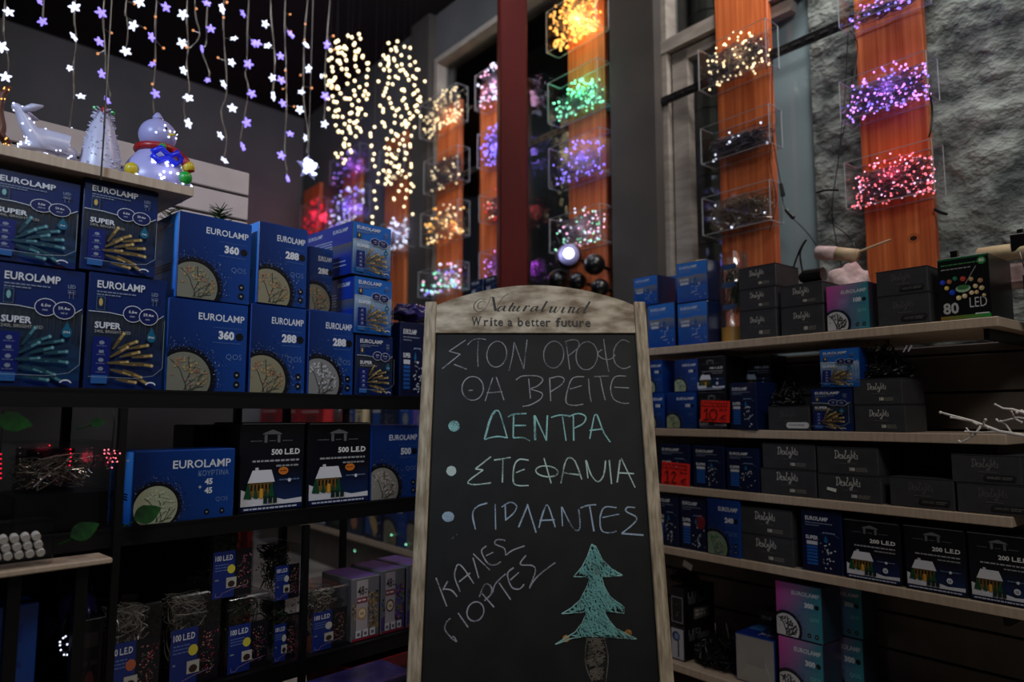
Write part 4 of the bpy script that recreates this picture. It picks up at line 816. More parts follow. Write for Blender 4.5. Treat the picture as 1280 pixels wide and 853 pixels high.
# silver-ended box lying on its side
k = .035; t0, t1 = R.at(921, 830, k)[0], R.at(968, 830, k)[0]; h = R.at(945, 797, k)[1]-Z; w_ = t1-t0
o = MB().box(-w_/2, w_/2, 0, .14, 0, h, bev=.0015).build('carton', 'blue_card'); o.location = R.w((t0+t1)/2, k, Z+.0003); o.rotation_euler = (0, 0, R.a+math.radians(4)); tag(o, 'navy box lying down with its crumpled silver end facing out', 'box', G5)
MB().add([(-w_/2+.003, -.0006, .003), (w_/2-.003, -.0006, .003), (w_/2-.003, -.0006, h-.003), (-w_/2+.003, -.0006, h-.003), (-w_*.18, -.006, h*.40), (w_*.28, -.006, h*.38), (w_*.25, -.002, h*.55), (-w_*.2, -.002, h*.58)],
    [(0, 1, 5, 4), (1, 2, 6, 5), (2, 3, 7, 6), (3, 0, 4, 7), (4, 5, 6, 7)]).build('crimped_end', 'foil', o)
d = D(); d.rect(0, 0, w_-.004, .13, (14, 40, 120)); d.rect(.004, .06, w_*.4, .125, (60, 120, 190)); d.dots([(w_*random.uniform(.45, .9), random.uniform(.02, .12)) for _ in range(22)], .004, (160, 170, 190)); d.text('EUROLAMP', w_*.5, .03, .012, WHT, 'l', .02)
d.build('top_print', o, 'print', (-w_/2+.002, .005, h), (1, 0, 0), (0, 1, 0), (0, 0, 1))
# price cards
def price(x0, x1, y0, y1, k, num, lab, cents):
    ta, za = R.at(x0, y1, k); tb, zb = R.at(x1, y0, k); w, h = tb-ta, zb-za
    o = MB().box(0, w, -.0009, 0, 0, h).build('price_card', 'price_red'); o.location = R.w(ta, k, za); o.rotation_euler = (math.radians(-2), math.radians(2), R.a); tag(o, lab, 'price card')
    d = D(); bk = (20, 10, 10)
    for j, yy in enumerate((.90, .76)):
        x = .04
        while x < .92: d.line([(w*x, h*(yy-.04)), (w*(x+.03), h*(yy+.05)), (w*(x+.05), h*(yy-.04))] if random.random() < .5 else [(w*x, h*(yy+.04)), (w*x, h*(yy-.04)), (w*(x+.05), h*(yy-.03))], h*.028, bk); x += .085
    d.line([(w*.14, h*.50), (w*.24, h*.62), (w*.24, h*.12)], h*.055, bk); d.line([(w*.12, h*.10), (w*.33, h*.10)], h*.05, bk)
    if num == '10': d.line([(w*(.47+.13*math.cos(q)), h*(.35+.25*math.sin(q))) for q in [i*.45 for i in range(15)]], h*.055, bk)
    else: d.line([(w*.38, h*.48), (w*.45, h*.60), (w*.54, h*.52), (w*.40, h*.12), (w*.58, h*.12)], h*.055, bk)
    d.dots([(w*.66, h*.13)], h*.03, bk); d.line([(w*.68, h*.60), (w*.80, h*.57)], h*.05, bk); d.line([(w*.84, h*.60), (w*.93, h*.58)], h*.05, bk)
    d.line([(w*.92, h*.36), (w*.78, h*.30), (w*.76, h*.16), (w*.92, h*.12)], h*.04, bk); d.line([(w*.70, h*.22), (w*.88, h*.24)], h*.03, bk)
    d.build('handwriting', o, 'print_matt', (0, -.0009, 0))
price(876, 911, 500, 527, -.008, '10', 'fluorescent red price card handwritten 10, leaning on the black house box', '')
price(827, 861, 579, 605, .006, '12', 'fluorescent red price card handwritten 12, leaning on a navy box', '')
# ---- left rack bottom shelf: clear tubs of string lights, 48-piece boxes
G6 = 'clear tubs of string lights on the low left shelf'; Z = zl[3]
def wires(mb, c, s, n, r, seg=7, mi=0, sides=3):
    for _ in range(n):
        p = [Vector((c[0]+random.uniform(-1, 1)*s[0], c[1]+random.uniform(-1, 1)*s[1], c[2]+random.uniform(-1, 1)*s[2])) for _ in range(seg)]
        mb.tube(smooth_path(p, 3), r, sides, mi, False)
def tub(x0, x1, yt, z, lab, dot, wire='wire_clear', s=1, k=.01, d=.13, lh=.62, cover='clear_wrap'):
    xm = (x0+x1)/2; h = L.at(xm, yt, k)[1]-z; t0, t1 = L.at(x0, (yt+800)/2, k)[0], L.at(x1, (yt+800)/2, k)[0]; w = t1-t0-.004
    root = empty('light_string_tub', L.w((t0+t1)/2, k, z+.0003), L.a, lab, 'tub', G6)
    MB().box(-w/2, w/2, .0, d, 0, h, bev=.004).build('clear_case', cover, root)
    m = MB(); wires(m, (0, d*.5, h*.80), (w*.36, d*.33, h*.14), 26, .0011); wires(m, (w*.1, d*.5, h*.4), (w*.33, d*.33, h*.32), 16, .0011); m.build('coiled_wire', wire, root, kind='stuff')
    dd = D(); k_label100(dd, w*.9, h*lh, dict(dot=dot, s=s)); dd.build('label', root, 'print', (-w*.46, -.0006, h*.02))
    m = MB(); [m.ball((random.uniform(-.4, .4)*w, random.uniform(.1, .9)*d, random.uniform(.1, .9)*h), .0022, 0, 4, 3) for _ in range(40)]; m.build('bulbs', 'wire_silver', root, kind='stuff')
    return z+h+.002
Y_, W2 = (200, 190, 60), (180, 180, 180)
tub(131, 205, 758, Z, 'clear tub of string lights with a multicoloured dot label, nearest on the low shelf', (170, 90, 60), s=1)
tub(211, 279, 742, Z, 'clear tub of pale wire lights with yellow dot, beside the multicoloured dot tub', Y_, s=2)
a = tub(283, 339, 745, Z, 'clear tub of dark wire lights with yellow dot, lower one beside the rack post', Y_, 'wire_green', s=3)
tub(262, 318, 655, a, 'clear tub of dark wire lights with yellow dot, stacked upper one', Y_, 'wire_green', s=4)
a = tub(341, 372, 752, Z, 'clear tub of dark wire lights with white dot, lower one by the post', W2, 'wire_green', s=5)
tub(341, 376, 682, a, 'clear tub of dark wire lights with white dot, stacked upper one by the post', W2, 'wire_green', s=6)
tub(388, 437, 735, Z, 'clear tub of pale wire lights with white dot, beside the 48 piece boxes', W2, s=7)
carton(L, 'b48', 439, 474, 722, Z, 'grey box marked 48 with gold disc and purple top', .14, p=dict(s=1), group='grey 48 piece boxes', rot=0)
carton(L, 'b48', 476, 506, 712, Z, 'grey box marked 48 with coloured bulbs and purple top', .14, p=dict(s=2, col=1), group='grey 48 piece boxes', rot=0)
carton(L, 'b48', 508, 534, 705, Z, 'grey box marked 48 half hidden by the chalkboard', .14, p=dict(s=3, col=1), group='grey 48 piece boxes', rot=0)
# ---- far unit goods
G7 = 'background goods seen through the left rack'
def far(x0, x1, yt, z, lab, body, p=None, kind='plain', k=.01, d=.12): return carton(R, kind, x0, x1, yt, z, lab, d, k, G7, p, body=body)
zz = zf[3]
for i, (x0, x1) in enumerate(((326, 350), (351, 374), (375, 404))):
    far(x0, x1, 498, zz, ['red gift box with white dots in the background, under the upper 288 boxes', 'red box with a white stripe in the background, middle of three', 'red box with a pale stripe beside the grey disc in the background'][i], 'red_card', dict(c=(200, 190, 190), c2=(110, 20, 26)))
far(425, 434, 497, zz, 'narrow orange red box in the background row', 'red_card'); far(435, 443, 497, zz, 'narrow blue box in the background row', 'blue_card', dict(c=(160, 170, 190))); far(444, 454, 497, zz, 'narrow cream box in the background row', 'cream_card', dict(c=(60, 60, 60)))
far(462, 498, 490, zz, 'dark navy box in the background row behind the 500 box', 'navy_card', dict(s=2), 'slim'); far(499, 515, 490, zz, 'bright blue box in the background row by the chalkboard', 'blue_card', dict(c=(90, 140, 200))); far(516, 538, 490, zz, 'dark patterned box in the background row behind the chalkboard', 'purple_card')
o = MB().lathe([(.0, 0), (.07, .002), (.075, .01), (.07, .02), (.02, .026)], 20).build('round_tin', 'silver_back', smooth=True); t, z = R.at(414, 515, .06); o.location = R.w(t, .10, zz+.08); o.rotation_euler = (math.pi/2, 0, R.a); tag(o, 'round silver grey tin standing on edge among the background boxes', 'tin', G7)
for nm, x0, x1, lab in (('a', 282, 297, 'plain red box standing on the floor behind the rack, below the curtain light box'), ('b', 305, 313, 'narrow red box standing beside the plain red box')): carton(L, 'plain', x0, x1, 650, 0, lab, .1, .62, G7, dict(c=(150, 24, 30), c2=(150, 24, 30)), body='red_card', rot=0)
for i, (x0, x1, b, kd, pp) in enumerate(((355, 388, 'cream_card', 'plain', dict(c=(90, 80, 60), c2=(60, 80, 60))), (390, 408, 'navy_card', 'house', dict(n='100')), (410, 432, 'black_card', 'plain', dict(c=(40, 44, 40), c2=(30, 60, 40))),
        (434, 452, 'teal_card', 'plain', dict(c=(150, 120, 90), c2=(160, 110, 80))), (455, 478, 'navy_card', 'slim', dict(s=3, warm=1)), (480, 508, 'blue_card', 'circle', dict(n='200')), (509, 534, 'blue_card', 'circle', dict(n='100')))):
    far(x0, x1, 612 if i else 628, zf[1], ['cream box at the end of the far low shelf row', 'navy house box on the far low shelf', 'black box on the far low shelf, right of the navy house box', 'teal box with an orange figure on the far low shelf', 'navy box with warm bulbs on the far low shelf', 'blue box with a round silver picture on the far low shelf', 'blue box on the far low shelf touching the chalkboard edge'][i], b, pp, kd)
# ------------------------------------------------------------------ pine planks and acrylic display boxes
KP = KW-.035; planks = {}
LED = dict(warm='led_warm', amber='led_amber', white='led_white', blue='led_blue', violet='led_violet', purple='led_purple', green='led_green', red='led_red', pink='led_pink', rs='led_redstrong')
ztop = 2.72
for i, (xa, xb, py, lab, zt_) in enumerate(((1077, 1163, 200, 'broad pine plank on the plaster wall carrying violet and red light boxes', 3.2), (899, 966, 200, 'pine plank across the right window carrying three wire filled boxes', 3.2), (711, 758, 220, 'pine plank right of the red column carrying amber, green and blue boxes', 3.1),
        (600, 634, 250, 'pine plank half hidden behind the red column', 2.72), (546, 574, 220, 'pine plank left of the window corner with four light boxes', ztop), (481, 507, 250, 'pine plank behind the warm light curtain', ztop), (428, 450, 250, 'pine plank with violet light boxes behind the blue box stack', ztop), (379, 399, 260, 'pine plank with a red glow in the far corner', ztop))):
    t0, t1 = tx(xa, py, KP), tx(xb, py, KP); planks[i] = (t0, t1)
    o = MB().box(-(t1-t0)/2, (t1-t0)/2, 0, .028, 0, zt_-1.16 if i < 3 else zt_-.9, bev=.002).build('pine_plank', 'pine_plank'); o.location = R.w((t0+t1)/2, KP, 1.16 if i < 3 else .9); o.rotation_euler = (0, 0, R.a); tag(o, lab, 'plank', 'pine planks on the wall')
    if i == 0:
        d = D(); a_, b_ = R.at(1142, 298, KP); d.disc(0, 0, .011, .008, (70, 26, 14), 14); d.disc(0, 0, .006, .004, (30, 12, 8), 10); d.ring(0, 0, .017, .014, .002, (150, 66, 34)); d.build('knot', o, 'print_matt', (a_-(t0+t1)/2, 0, b_-1.16))
def tangle_box(x0, x1, yt, yb, cols, lab, nb=90, wire='wire_dark', power=.25, lcol=(1, .8, .5), fill=.75, depth=.08, rb=.0045, nw=28, spill=0):
    k = KP-.003-depth; t0, z0 = R.at(x0, (yt+yb)/2, k); t1 = R.at(x1, (yt+yb)/2, k)[0]; xm = (x0+x1)/2; z0, z1 = R.at(xm, yb, k)[1], R.at(xm, yt, k)[1]; w, h = t1-t0, z1-z0
    root = empty('acrylic_display_box', R.w((t0+t1)/2, k, z0), R.a, lab, 'display box', 'acrylic boxes of lit string lights'); th = .003
    m = MB(); m.box(-w/2, w/2, 0, th, 0, h); m.box(-w/2, w/2, depth-th, depth, 0, h); m.box(-w/2, -w/2+th, th, depth-th, 0, h); m.box(w/2-th, w/2, th, depth-th, 0, h); m.box(-w/2+th, w/2-th, th, depth-th, 0, th)
    case = m.build('acrylic_case', 'acrylic', root)
    e = MB(); q = .0016
    for a, b in (((-w/2, 0), (w/2, 0)), ((w/2, 0), (w/2, depth)), ((w/2, depth), (-w/2, depth)), ((-w/2, depth), (-w/2, 0))): e.tube([(*a, h), (*b, h)], q, 4); e.tube([(*a, 0), (*b, 0)], q, 4)
    for a in ((-w/2, 0), (w/2, 0), (w/2, depth)): e.tube([(*a, 0), (*a, h)], q, 4)
    e.build('case_rim', 'acrylic_edge', case)
    r = root; sname = 'light_string'
    s = empty(sname, root.location, R.a, lab.split(' acrylic')[0] + ' light string inside its acrylic box, ' + lab.split(', ')[-1], 'string lights', 'light strings heaped in acrylic boxes')
    m = MB(); hh = h*fill; wires(m, (0, depth/2, hh*.5), (w*.44, depth*.38, hh*.42), nw, .0011, 7)
    m.build('wire', wire, s, kind='stuff')
    for ci, c in enumerate(cols):
        m = MB()
        for _ in range(nb//len(cols)):
            x = random.uniform(-.46, .46)*w; z = hh*(random.random()**1.25)*(1.2-.9*abs(x/w)) + .006; y = depth*(.12+.6*random.random())
            z = min(max(z, rb+th), h*1.1); m.ball((x, y, z), rb*random.uniform(.75, 1.15), 0, 6, 4)
        m.build('bulbs', LED[c], s, kind='stuff')
    if power: point('string_glow', R.w((t0+t1)/2, k+depth*.45, z0+h*.55), power, lcol, .04)
P = 2.2
tangle_box(1047, 1150, -28, 14, ['blue', 'purple'], 'violet acrylic box cut by the upper picture edge, broad plank', 50, power=.12, lcol=(.5, .3, 1), fill=.5)
tangle_box(1049, 1160, 82, 135, ['purple', 'purple', 'blue'], 'violet purple acrylic box, broad plank', 200, power=1.1*P, lcol=(.42, .18, 1), fill=.95, nw=50, rb=.0038)
tangle_box(1056, 1167, 188, 250, ['pink', 'red', 'red'], 'red pink acrylic box, broad plank above the 80 LED box', 210, power=.55*P, lcol=(1, .08, .15), fill=.85, nw=50, rb=.0034)
tangle_box(873, 958, 42, 96, ['warm'], 'warm white acrylic box, window plank uppermost', 95, power=.7*P, lcol=(1, .62, .3), fill=.95, nw=60)
tangle_box(876, 962, 145, 192, ['white'], 'dim dark wire acrylic box, window plank middle', 14, power=.05, lcol=(.8, .85, 1), fill=.7, nw=60)
tangle_box(878, 963, 236, 285, ['white'], 'unlit clear wire acrylic box, window plank lowest', 5, 'wire_silver', 0, fill=.95, nw=70)
tangle_box(683, 745, -5, 48, ['amber'], 'amber acrylic box, top of the plank beside the red column', 230, 'wire_silver', 2.4*P, (1, .55, .18), fill=1.3, rb=.0065)
tangle_box(685, 747, 88, 140, ['green'], 'green acrylic box, plank beside the red column', 130, power=1.1*P, lcol=(.08, 1, .4), fill=.7)
tangle_box(686, 750, 172, 224, ['blue'], 'blue violet acrylic box, plank beside the red column', 80, power=1.0*P, lcol=(.2, .12, 1), fill=.85)
tangle_box(687, 750, 264, 308, ['pink', 'green', 'white'], 'multicoloured acrylic box, plank beside the red column', 80, power=.25*P, lcol=(.9, .8, 1), fill=1.0)
tangle_box(594, 630, 84, 128, ['pink', 'white'], 'pink and white acrylic box, behind the red column uppermost', 90, power=.6*P, lcol=(1, .5, .8), fill=1.1, rb=.007)
tangle_box(597, 630, 160, 203, ['violet', 'blue'], 'pale violet acrylic box, behind the red column second', 110, power=.8*P, lcol=(.35, .2, 1), fill=1.1, rb=.006)
tangle_box(599, 632, 238, 272, ['red', 'rs', 'warm'], 'deep red acrylic box, behind the red column third', 45, power=.15*P, lcol=(1, .1, .1), fill=.9)
tangle_box(599, 632, 311, 345, ['purple'], 'purple acrylic box, behind the red column lowest', 50, power=.3*P, lcol=(.7, .1, 1), fill=.9)
tangle_box(525, 570, 118, 160, ['warm'], 'warm white acrylic box, left window plank uppermost', 110, power=.6*P, lcol=(1, .6, .28), fill=1.15, rb=.006)
tangle_box(530, 572, 192, 233, ['warm'], 'sparse warm white acrylic box, left window plank second', 30, power=.2*P, lcol=(1, .6, .28), fill=1.0, rb=.006, nw=60)
tangle_box(526, 572, 258, 300, ['amber', 'warm'], 'golden acrylic box, left window plank third', 75, power=.6*P, lcol=(1, .55, .22), fill=1.05, rb=.0062)
tangle_box(523, 571, 333, 366, ['green', 'pink', 'violet', 'white'], 'mixed colour acrylic box, left window plank lowest', 60, power=.3*P, lcol=(.6, .8, .8), fill=1.0, rb=.008)
tangle_box(476, 506, 275, 312, ['white'], 'cool white acrylic box, plank behind the light curtain', 70, power=.6*P, lcol=(.6, .6, 1), fill=1.0, rb=.007)
tangle_box(474, 505, 180, 222, ['warm'], 'dark acrylic box, plank behind the light curtain above the white one', 16, power=0, fill=1.0, nw=60, rb=.006)
tangle_box(413, 449, 190, 220, ['purple', 'violet'], 'purple violet acrylic box, far violet plank upper', 26, power=.8*P, lcol=(.45, .15, 1), fill=1.0, rb=.006)
tangle_box(408, 449, 240, 279, ['violet', 'white'], 'bright violet acrylic box, far violet plank lower', 90, power=.9*P, lcol=(.3, .15, 1), fill=1.05, rb=.0075)
tangle_box(376, 398, 252, 290, ['rs'], 'red acrylic box, far corner plank', 30, power=1.2*P, lcol=(1, .03, .08), fill=1.0, rb=.006)
# copper-coloured string behind the stack
# ------------------------------------------------------------------ icicle strands with flower caps
star = MB()
for k in range(5):
    a = 2*math.pi*k/5; star.tube([(.003*math.cos(a), 0, .003*math.sin(a)), (.010*math.cos(a), 0, .010*math.sin(a)), (.0165*math.cos(a), 0, .0165*math.sin(a))], [.0034, .0045, .0014], 5)
star.ball((0, 0, 0), .006, 0, 6, 4)
SM = {c: star.mesh('flower_bulb', m) for c, m in (('w', 'led_white'), ('v', 'led_violet'))}
tiny = MB().ball((0, 0, 0), .0042, 0, 6, 4); SM['o'] = tiny.mesh('pea_bulb', 'led_orange')
KI = .95; ZT = 2.75
lead = MB(); ta = L.at(-60, 20, KI)[0]; tb = L.at(425, 20, KI)[0]
lead.tube([L.w(ta+(tb-ta)*i/30, KI, ZT-.012*abs(math.sin(i*1.3))) for i in range(31)], .0022, 5)
lead.tube([L.w(ta+.2, KI, ZT), L.w(ta+.2, KI, ZC)], .0012, 4); lead.tube([L.w(tb-.05, KI, ZT), L.w(tb-.05, KI, ZC)], .0012, 4); lead.tube([L.w((ta+tb)/2, KI, ZT), L.w((ta+tb)/2, KI, ZC)], .0012, 4)
tag(lead.build('lead_wire', 'wire_clear'), 'horizontal lead wire hung from the ceiling carrying the icicle strands', 'wire')
STR = [
 ([(6, 0), (6, 50), (11, 75), (8, 95)], [(10, 15, 'w'), (1, 58, 'w'), (6, 96, 'w')]),
 ([(55, 0), (56, 20), (52, 28)], [(52, 27, 'v'), (48, 1, 'v')]),
 ([(94, 0), (95, 40), (92, 80), (91, 115), (89, 140), (86, 158)], [(92, 9, 'w'), (91, 46, 'w'), (86, 85, 'w'), (100, 120, 'w'), (86, 163, 'w')]),
 ([(130, 0), (131, 50), (133, 90), (137, 118), (134, 125)], [(125, 16, 'v'), (123, 52, 'v'), (126, 92, 'v'), (133, 125, 'v'), (138, 41, 'o'), (121, 67, 'o')]),
 ([(158, 0), (158, 20), (160, 45), (156, 62)], [(173, 3, 'w'), (165, 32, 'w'), (156, 64, 'w'), (167, 5, 'o'), (180, 35, 'o')]),
 ([(196, 0), (194, 60), (193, 100), (190, 110), (193, 140)], [(206, 9, 'v'), (188, 46, 'v'), (189, 80, 'v'), (193, 117, 'v'), (198, 152, 'w'), (193, 21, 'o'), (203, 60, 'o'), (192, 76, 'o'), (189, 105, 'o')]),
 ([(234, 0), (235, 50), (233, 80), (236, 110), (230, 130), (233, 153)], [(227, 18, 'w'), (226, 54, 'w'), (228, 88, 'w'), (234, 122, 'w'), (234, 154, 'w')]),
 ([(244, 0), (249, 40), (240, 57), (233, 59)], [(244, 11, 'o'), (240, 38, 'o'), (232, 59, 'o')]),
 ([(260, 0), (258, 50), (253, 62), (261, 90), (258, 100)], [(257, 4, 'v'), (262, 36, 'v'), (251, 61, 'v'), (258, 100, 'v')]),
 ([(280, 0), (280, 60), (283, 115), (276, 140), (284, 170), (279, 200)], [(276, 11, 'w'), (291, 48, 'w'), (288, 78, 'w'), (278, 105, 'w'), (289, 135, 'w'), (274, 169, 'w'), (279, 200, 'w'), (282, 3, 'o'), (278, 22, 'o'), (271, 72, 'o')]),
 ([(311, 0), (309, 75), (307, 90), (310, 110), (307, 140), (300, 170), (302, 183)], [(302, 17, 'v'), (316, 54, 'v'), (309, 80, 'v'), (313, 117, 'v'), (307, 153, 'v'), (302, 183, 'v')]),
 ([(338, 0), (342, 60), (343, 100), (339, 120)], [(330, 30, 'w'), (333, 57, 'w'), (339, 97, 'w'), (340, 120, 'w'), (320, 54, 'v')]),
 ([(356, 0), (356, 60), (358, 90), (358, 130), (356, 190), (358, 212)], [(362, 43, 'v'), (349, 70, 'v'), (350, 100, 'v'), (352, 129, 'v'), (361, 167, 'v'), (350, 194, 'v'), (358, 223, 'v'), (361, 18, 'o'), (362, 39, 'o'), (355, 88, 'o'), (352, 111, 'o'), (366, 133, 'o')]),
 ([(385, 0), (380, 60), (380, 120), (385, 165), (384, 190)], [(381, 56, 'w'), (384, 86, 'w'), (375, 115, 'w'), (373, 137, 'w'), (380, 172, 'w'), (380, 30, 'o'), (379, 50, 'o'), (374, 94, 'o'), (388, 110, 'o')]),
 ([(413, 0), (406, 90), (407, 120), (405, 150)], [(407, 56, 'v'), (400, 95, 'w'), (405, 120, 'v'), (404, 155, 'w'), (415, 45, 'o'), (416, 62, 'o'), (415, 110, 'o')])]
word = ['first', 'second', 'third', 'fourth', 'fifth', 'sixth', 'seventh', 'eighth', 'ninth', 'tenth', 'eleventh', 'twelfth', 'thirteenth', 'fourteenth', 'fifteenth']
for i, (wp, fl_) in enumerate(STR):
    t, z = L.at(*wp[0], KI); root = empty('icicle_strand', L.w(t, KI, ZT-.004), L.a, word[i]+' icicle strand from the left, ' + ('white' if fl_[0][2] == 'w' else 'violet' if fl_[0][2] == 'v' else 'amber pea') + ' lights on clear wire', 'string lights', 'icicle strands of flower lights')
    T0 = t; pts = [(0, 0, 0)]
    for q in wp: a, b = L.at(*q, KI); pts.append((a-T0, random.uniform(-.004, .004), b-ZT))
    m = MB(); sp_ = smooth_path(pts, 4); m.tube(sp_, .0015, 4); 
    m.tube([p+Vector((.003*math.sin(j*.9), .003*math.cos(j*.9), 0)) for j, p in enumerate(sp_)], .0013, 3); 
    for q in fl_:
        a, b = L.at(q[0], q[1], KI); z = b-ZT; near = min(sp_, key=lambda p: abs(p.z-z-.012)+abs(p.x-(a-T0))*.3); m.tube([near, (a-T0, -.006, z)], .0012, 3)
        o = bpy.data.objects.new('flower_bulb' if q[2] != 'o' else 'pea_bulb', SM[q[2]]); C.objects.link(o); o.parent = root; o.location = (a-T0, -.010, z)
        s_ = random.uniform(.95, 1.2); sq = random.choice((1, 1, .55)); o.scale = (s_*sq, s_, s_); o.rotation_euler = (random.uniform(-.5, .5), random.uniform(0, 6), random.uniform(-.7, .7))
    m.build('wire', 'wire_clear', root)
# big hanging star
t, z = L.at(385, 210, KI); sroot = empty('hanging_star', L.w(t, KI, z), L.a, 'large white lit star hanging over the blue boxes', 'star')
m = MB(); n = 10; P5 = [((.055 if k % 2 == 0 else .024)*math.sin(math.pi*k/5), (.055 if k % 2 == 0 else .024)*math.cos(math.pi*k/5)) for k in range(10)]
m.add([(x, 0, y) for x, y in P5]+[(0, -.014, 0), (0, .014, 0)], [(k, (k+1) % 10, 10) for k in range(10)]+[((k+1) % 10, k, 11) for k in range(10)]); m.build('star_body', 'snow_glow', sroot)
m = MB(); [m.ball((random.uniform(-.028, .028), -.014, random.uniform(-.028, .03)), .0065, 0, 6, 4) for _ in range(40)]; m.build('bulbs', 'led_white', sroot, kind='stuff')
MB().tube([(0, 0, .055), (0, 0, 2.74-z)], .0012, 4).build('cord', 'wire_clear', sroot); point('star_glow', L.w(t, KI-.08, z), .25, (.7, .75, 1), .04)
# warm curtain
KC = 1.25
def curtain(xs, tops, bots, lab0):
    for i, (x, a, b) in enumerate(zip(xs, tops, bots)):
        t, z = L.at(x, a, KC); root = empty('curtain_strand', L.w(t, KC, ZC-.002), L.a, word[i]+lab0, 'string lights', 'warm white curtain strands')
        y = a; P_ = [Vector((0, 0, 0))]; m = MB()
        while y < b:
            xx = x+random.gauss(0, 1.6)+3*math.sin(y*.045+i*.6); tt, zz_ = L.at(xx, y, KC); p = Vector((tt-t, random.uniform(-.03, .03), zz_-ZC)); P_.append(p); m.ball(p, .0078, 0, 7, 5); 
            if random.random() < .28: m.ball(p+Vector((random.uniform(-.02, .02), 0, random.uniform(-.02, .02))), .0075, 0, 7, 5)
            y += random.uniform(7, 12)
        m.build('bulbs', 'led_warm', root, kind='stuff'); m = MB(); m.tube(P_, .0009, 3); m.build('wire', 'wire_black', root)
curtain([413, 419, 426, 434, 444, 453], [62, 52, 50, 47, 44, 40], [150, 170, 200, 205, 190, 160], ' warm strand from the left in the left bundle of the curtain')
curtain([480, 489, 498, 506, 514, 522, 468], [68, 52, 52, 60, 62, 75, 160], [215, 240, 250, 275, 240, 155, 285], ' warm strand from the left in the right bundle of the curtain')
t, z = L.at(440, 110, KC); point('curtain_glow', L.w(t, KC-.1, z), 1.0, (1, .75, .45), .12); t, z = L.at(500, 120, KC); point('curtain_glow', L.w(t, KC-.1, z), 1.0, (1, .75, .45), .12)
# ------------------------------------------------------------------ figures on the pale top shelf
def skin(name, joints, edges, m, sub=2):
    me = bpy.data.meshes.new(name); me.from_pydata([j[:3] for j in joints], edges, []); o = bpy.data.objects.new(name, me); C.objects.link(o)
    sk = o.modifiers.new('s', 'SKIN'); sk.use_smooth_shade = True; o.modifiers.new('u', 'SUBSURF').levels = sub; o.modifiers['u'].render_levels = sub
    for i, j in enumerate(joints): o.data.skin_vertices[0].data[i].radius = (j[3], j[3])
    o.data.skin_vertices[0].data[0].use_root = True
    dg = bpy.context.evaluated_depsgraph_get(); me2 = bpy.data.meshes.new_from_object(o.evaluated_get(dg)); me2.name = name
    bpy.data.objects.remove(o); me2.materials.clear(); me2.materials.append(M[m]); me2.polygons.foreach_set('use_smooth', [True]*len(me2.polygons))
    o = bpy.data.objects.new(name, me2); C.objects.link(o); return o
KD = .13
def lp(px, py, dk=0): t, z = L.at(px, py, KD); return L.w(t, KD+dk, z)
def fig(px, base='deer'):
    t, _ = L.at(px, 190, KD); return L.w(t, KD, zl[0])
# deer
o0 = fig(58); deer = empty('acrylic_deer', o0, 0, 'reclining frosted white deer figure with small lights on the top left shelf', 'figure')
J = [(66, 176, .026), (40, 172, .022), (33, 158, .014), (28, 143, .012), (22, 134, .010), (14, 130, .006), (86, 184, .024), (98, 193, .012), (44, 184, .014), (22, 181, .008), (92, 197, .012), (70, 193, .010)]
P_ = []
for x, y, r in J: p = lp(x, y)-o0; p.z = max(p.z, r*.9+.002); P_.append((*p, r))
b = skin('deer_body', P_, [(0, 1), (1, 2), (2, 3), (3, 4), (4, 5), (0, 6), (6, 7), (1, 8), (8, 9), (6, 10), (10, 11)], 'acrylic_deer'); b.parent = deer
for dk in (-.012, .012):
    e = MB(); a = lp(27, 139, dk)-o0; c_ = lp(51, 136+(dk > 0)*11, dk*1.6)-o0; e.tube([a, (a+c_)/2+Vector((0, 0, .001)), c_], [.005, .008, .002], 6); e.build('ear', 'acrylic_deer', deer, smooth=True)
MB().ball(lp(33, 138, -.012)-o0, .003).build('eye', 'coal', deer)
m = MB(); vs = b.data.vertices; rs = random.Random(4)
for _ in range(60): p = vs[rs.randrange(len(vs))].co; m.ball(p, .0024, 0, 5, 3)
m.build('bulbs', 'led_white', deer, kind='stuff')
# sparkling tree
o0 = fig(126); tr = empty('acrylic_tree', o0, L.a, 'frosted white tree figure topped with coloured lights, beside the deer', 'figure')
H = (lp(126, 136)-fig(126)).z; m = MB(); rs = random.Random(9)
m.lathe([(.040, 0), (.044, .008), (.038, H*.4), (.024, H*.75), (.008, H*.97)], 14)
for i in range(260):
    q = rs.random()**1.2; r = .046*(1-q)+.008; a = rs.uniform(0, 6.28); p = Vector((r*math.cos(a)*.7, r*math.sin(a)*.7, q*H*.95+.006)); m.tube([p, p+Vector((math.cos(a)*.014, math.sin(a)*.014, .004))], [.003, .0012], 4)
m.build('tree_body', 'acrylic_deer', tr, smooth=True)
m = MB(); [m.ball((.034*(1-q)*math.cos(a)*1.1, .034*(1-q)*math.sin(a)*1.1, q*H), .003, 0, 5, 3) for q, a in [(rs.random(), rs.uniform(3, 6.2)) for _ in range(34)]]; m.build('bulbs', 'led_white', tr, kind='stuff')
m = MB(); m.ball((0, -.008, H*.97), .007, 0, 8, 6, (1, .6, 1.4)); m.build('red_ornament', 'scarf_red', tr)
for x in (-.018, .018): MB().ball((x, -.004, H*.98), .005, 0, 7, 5).build('green_ornament', 'pom_green', tr)
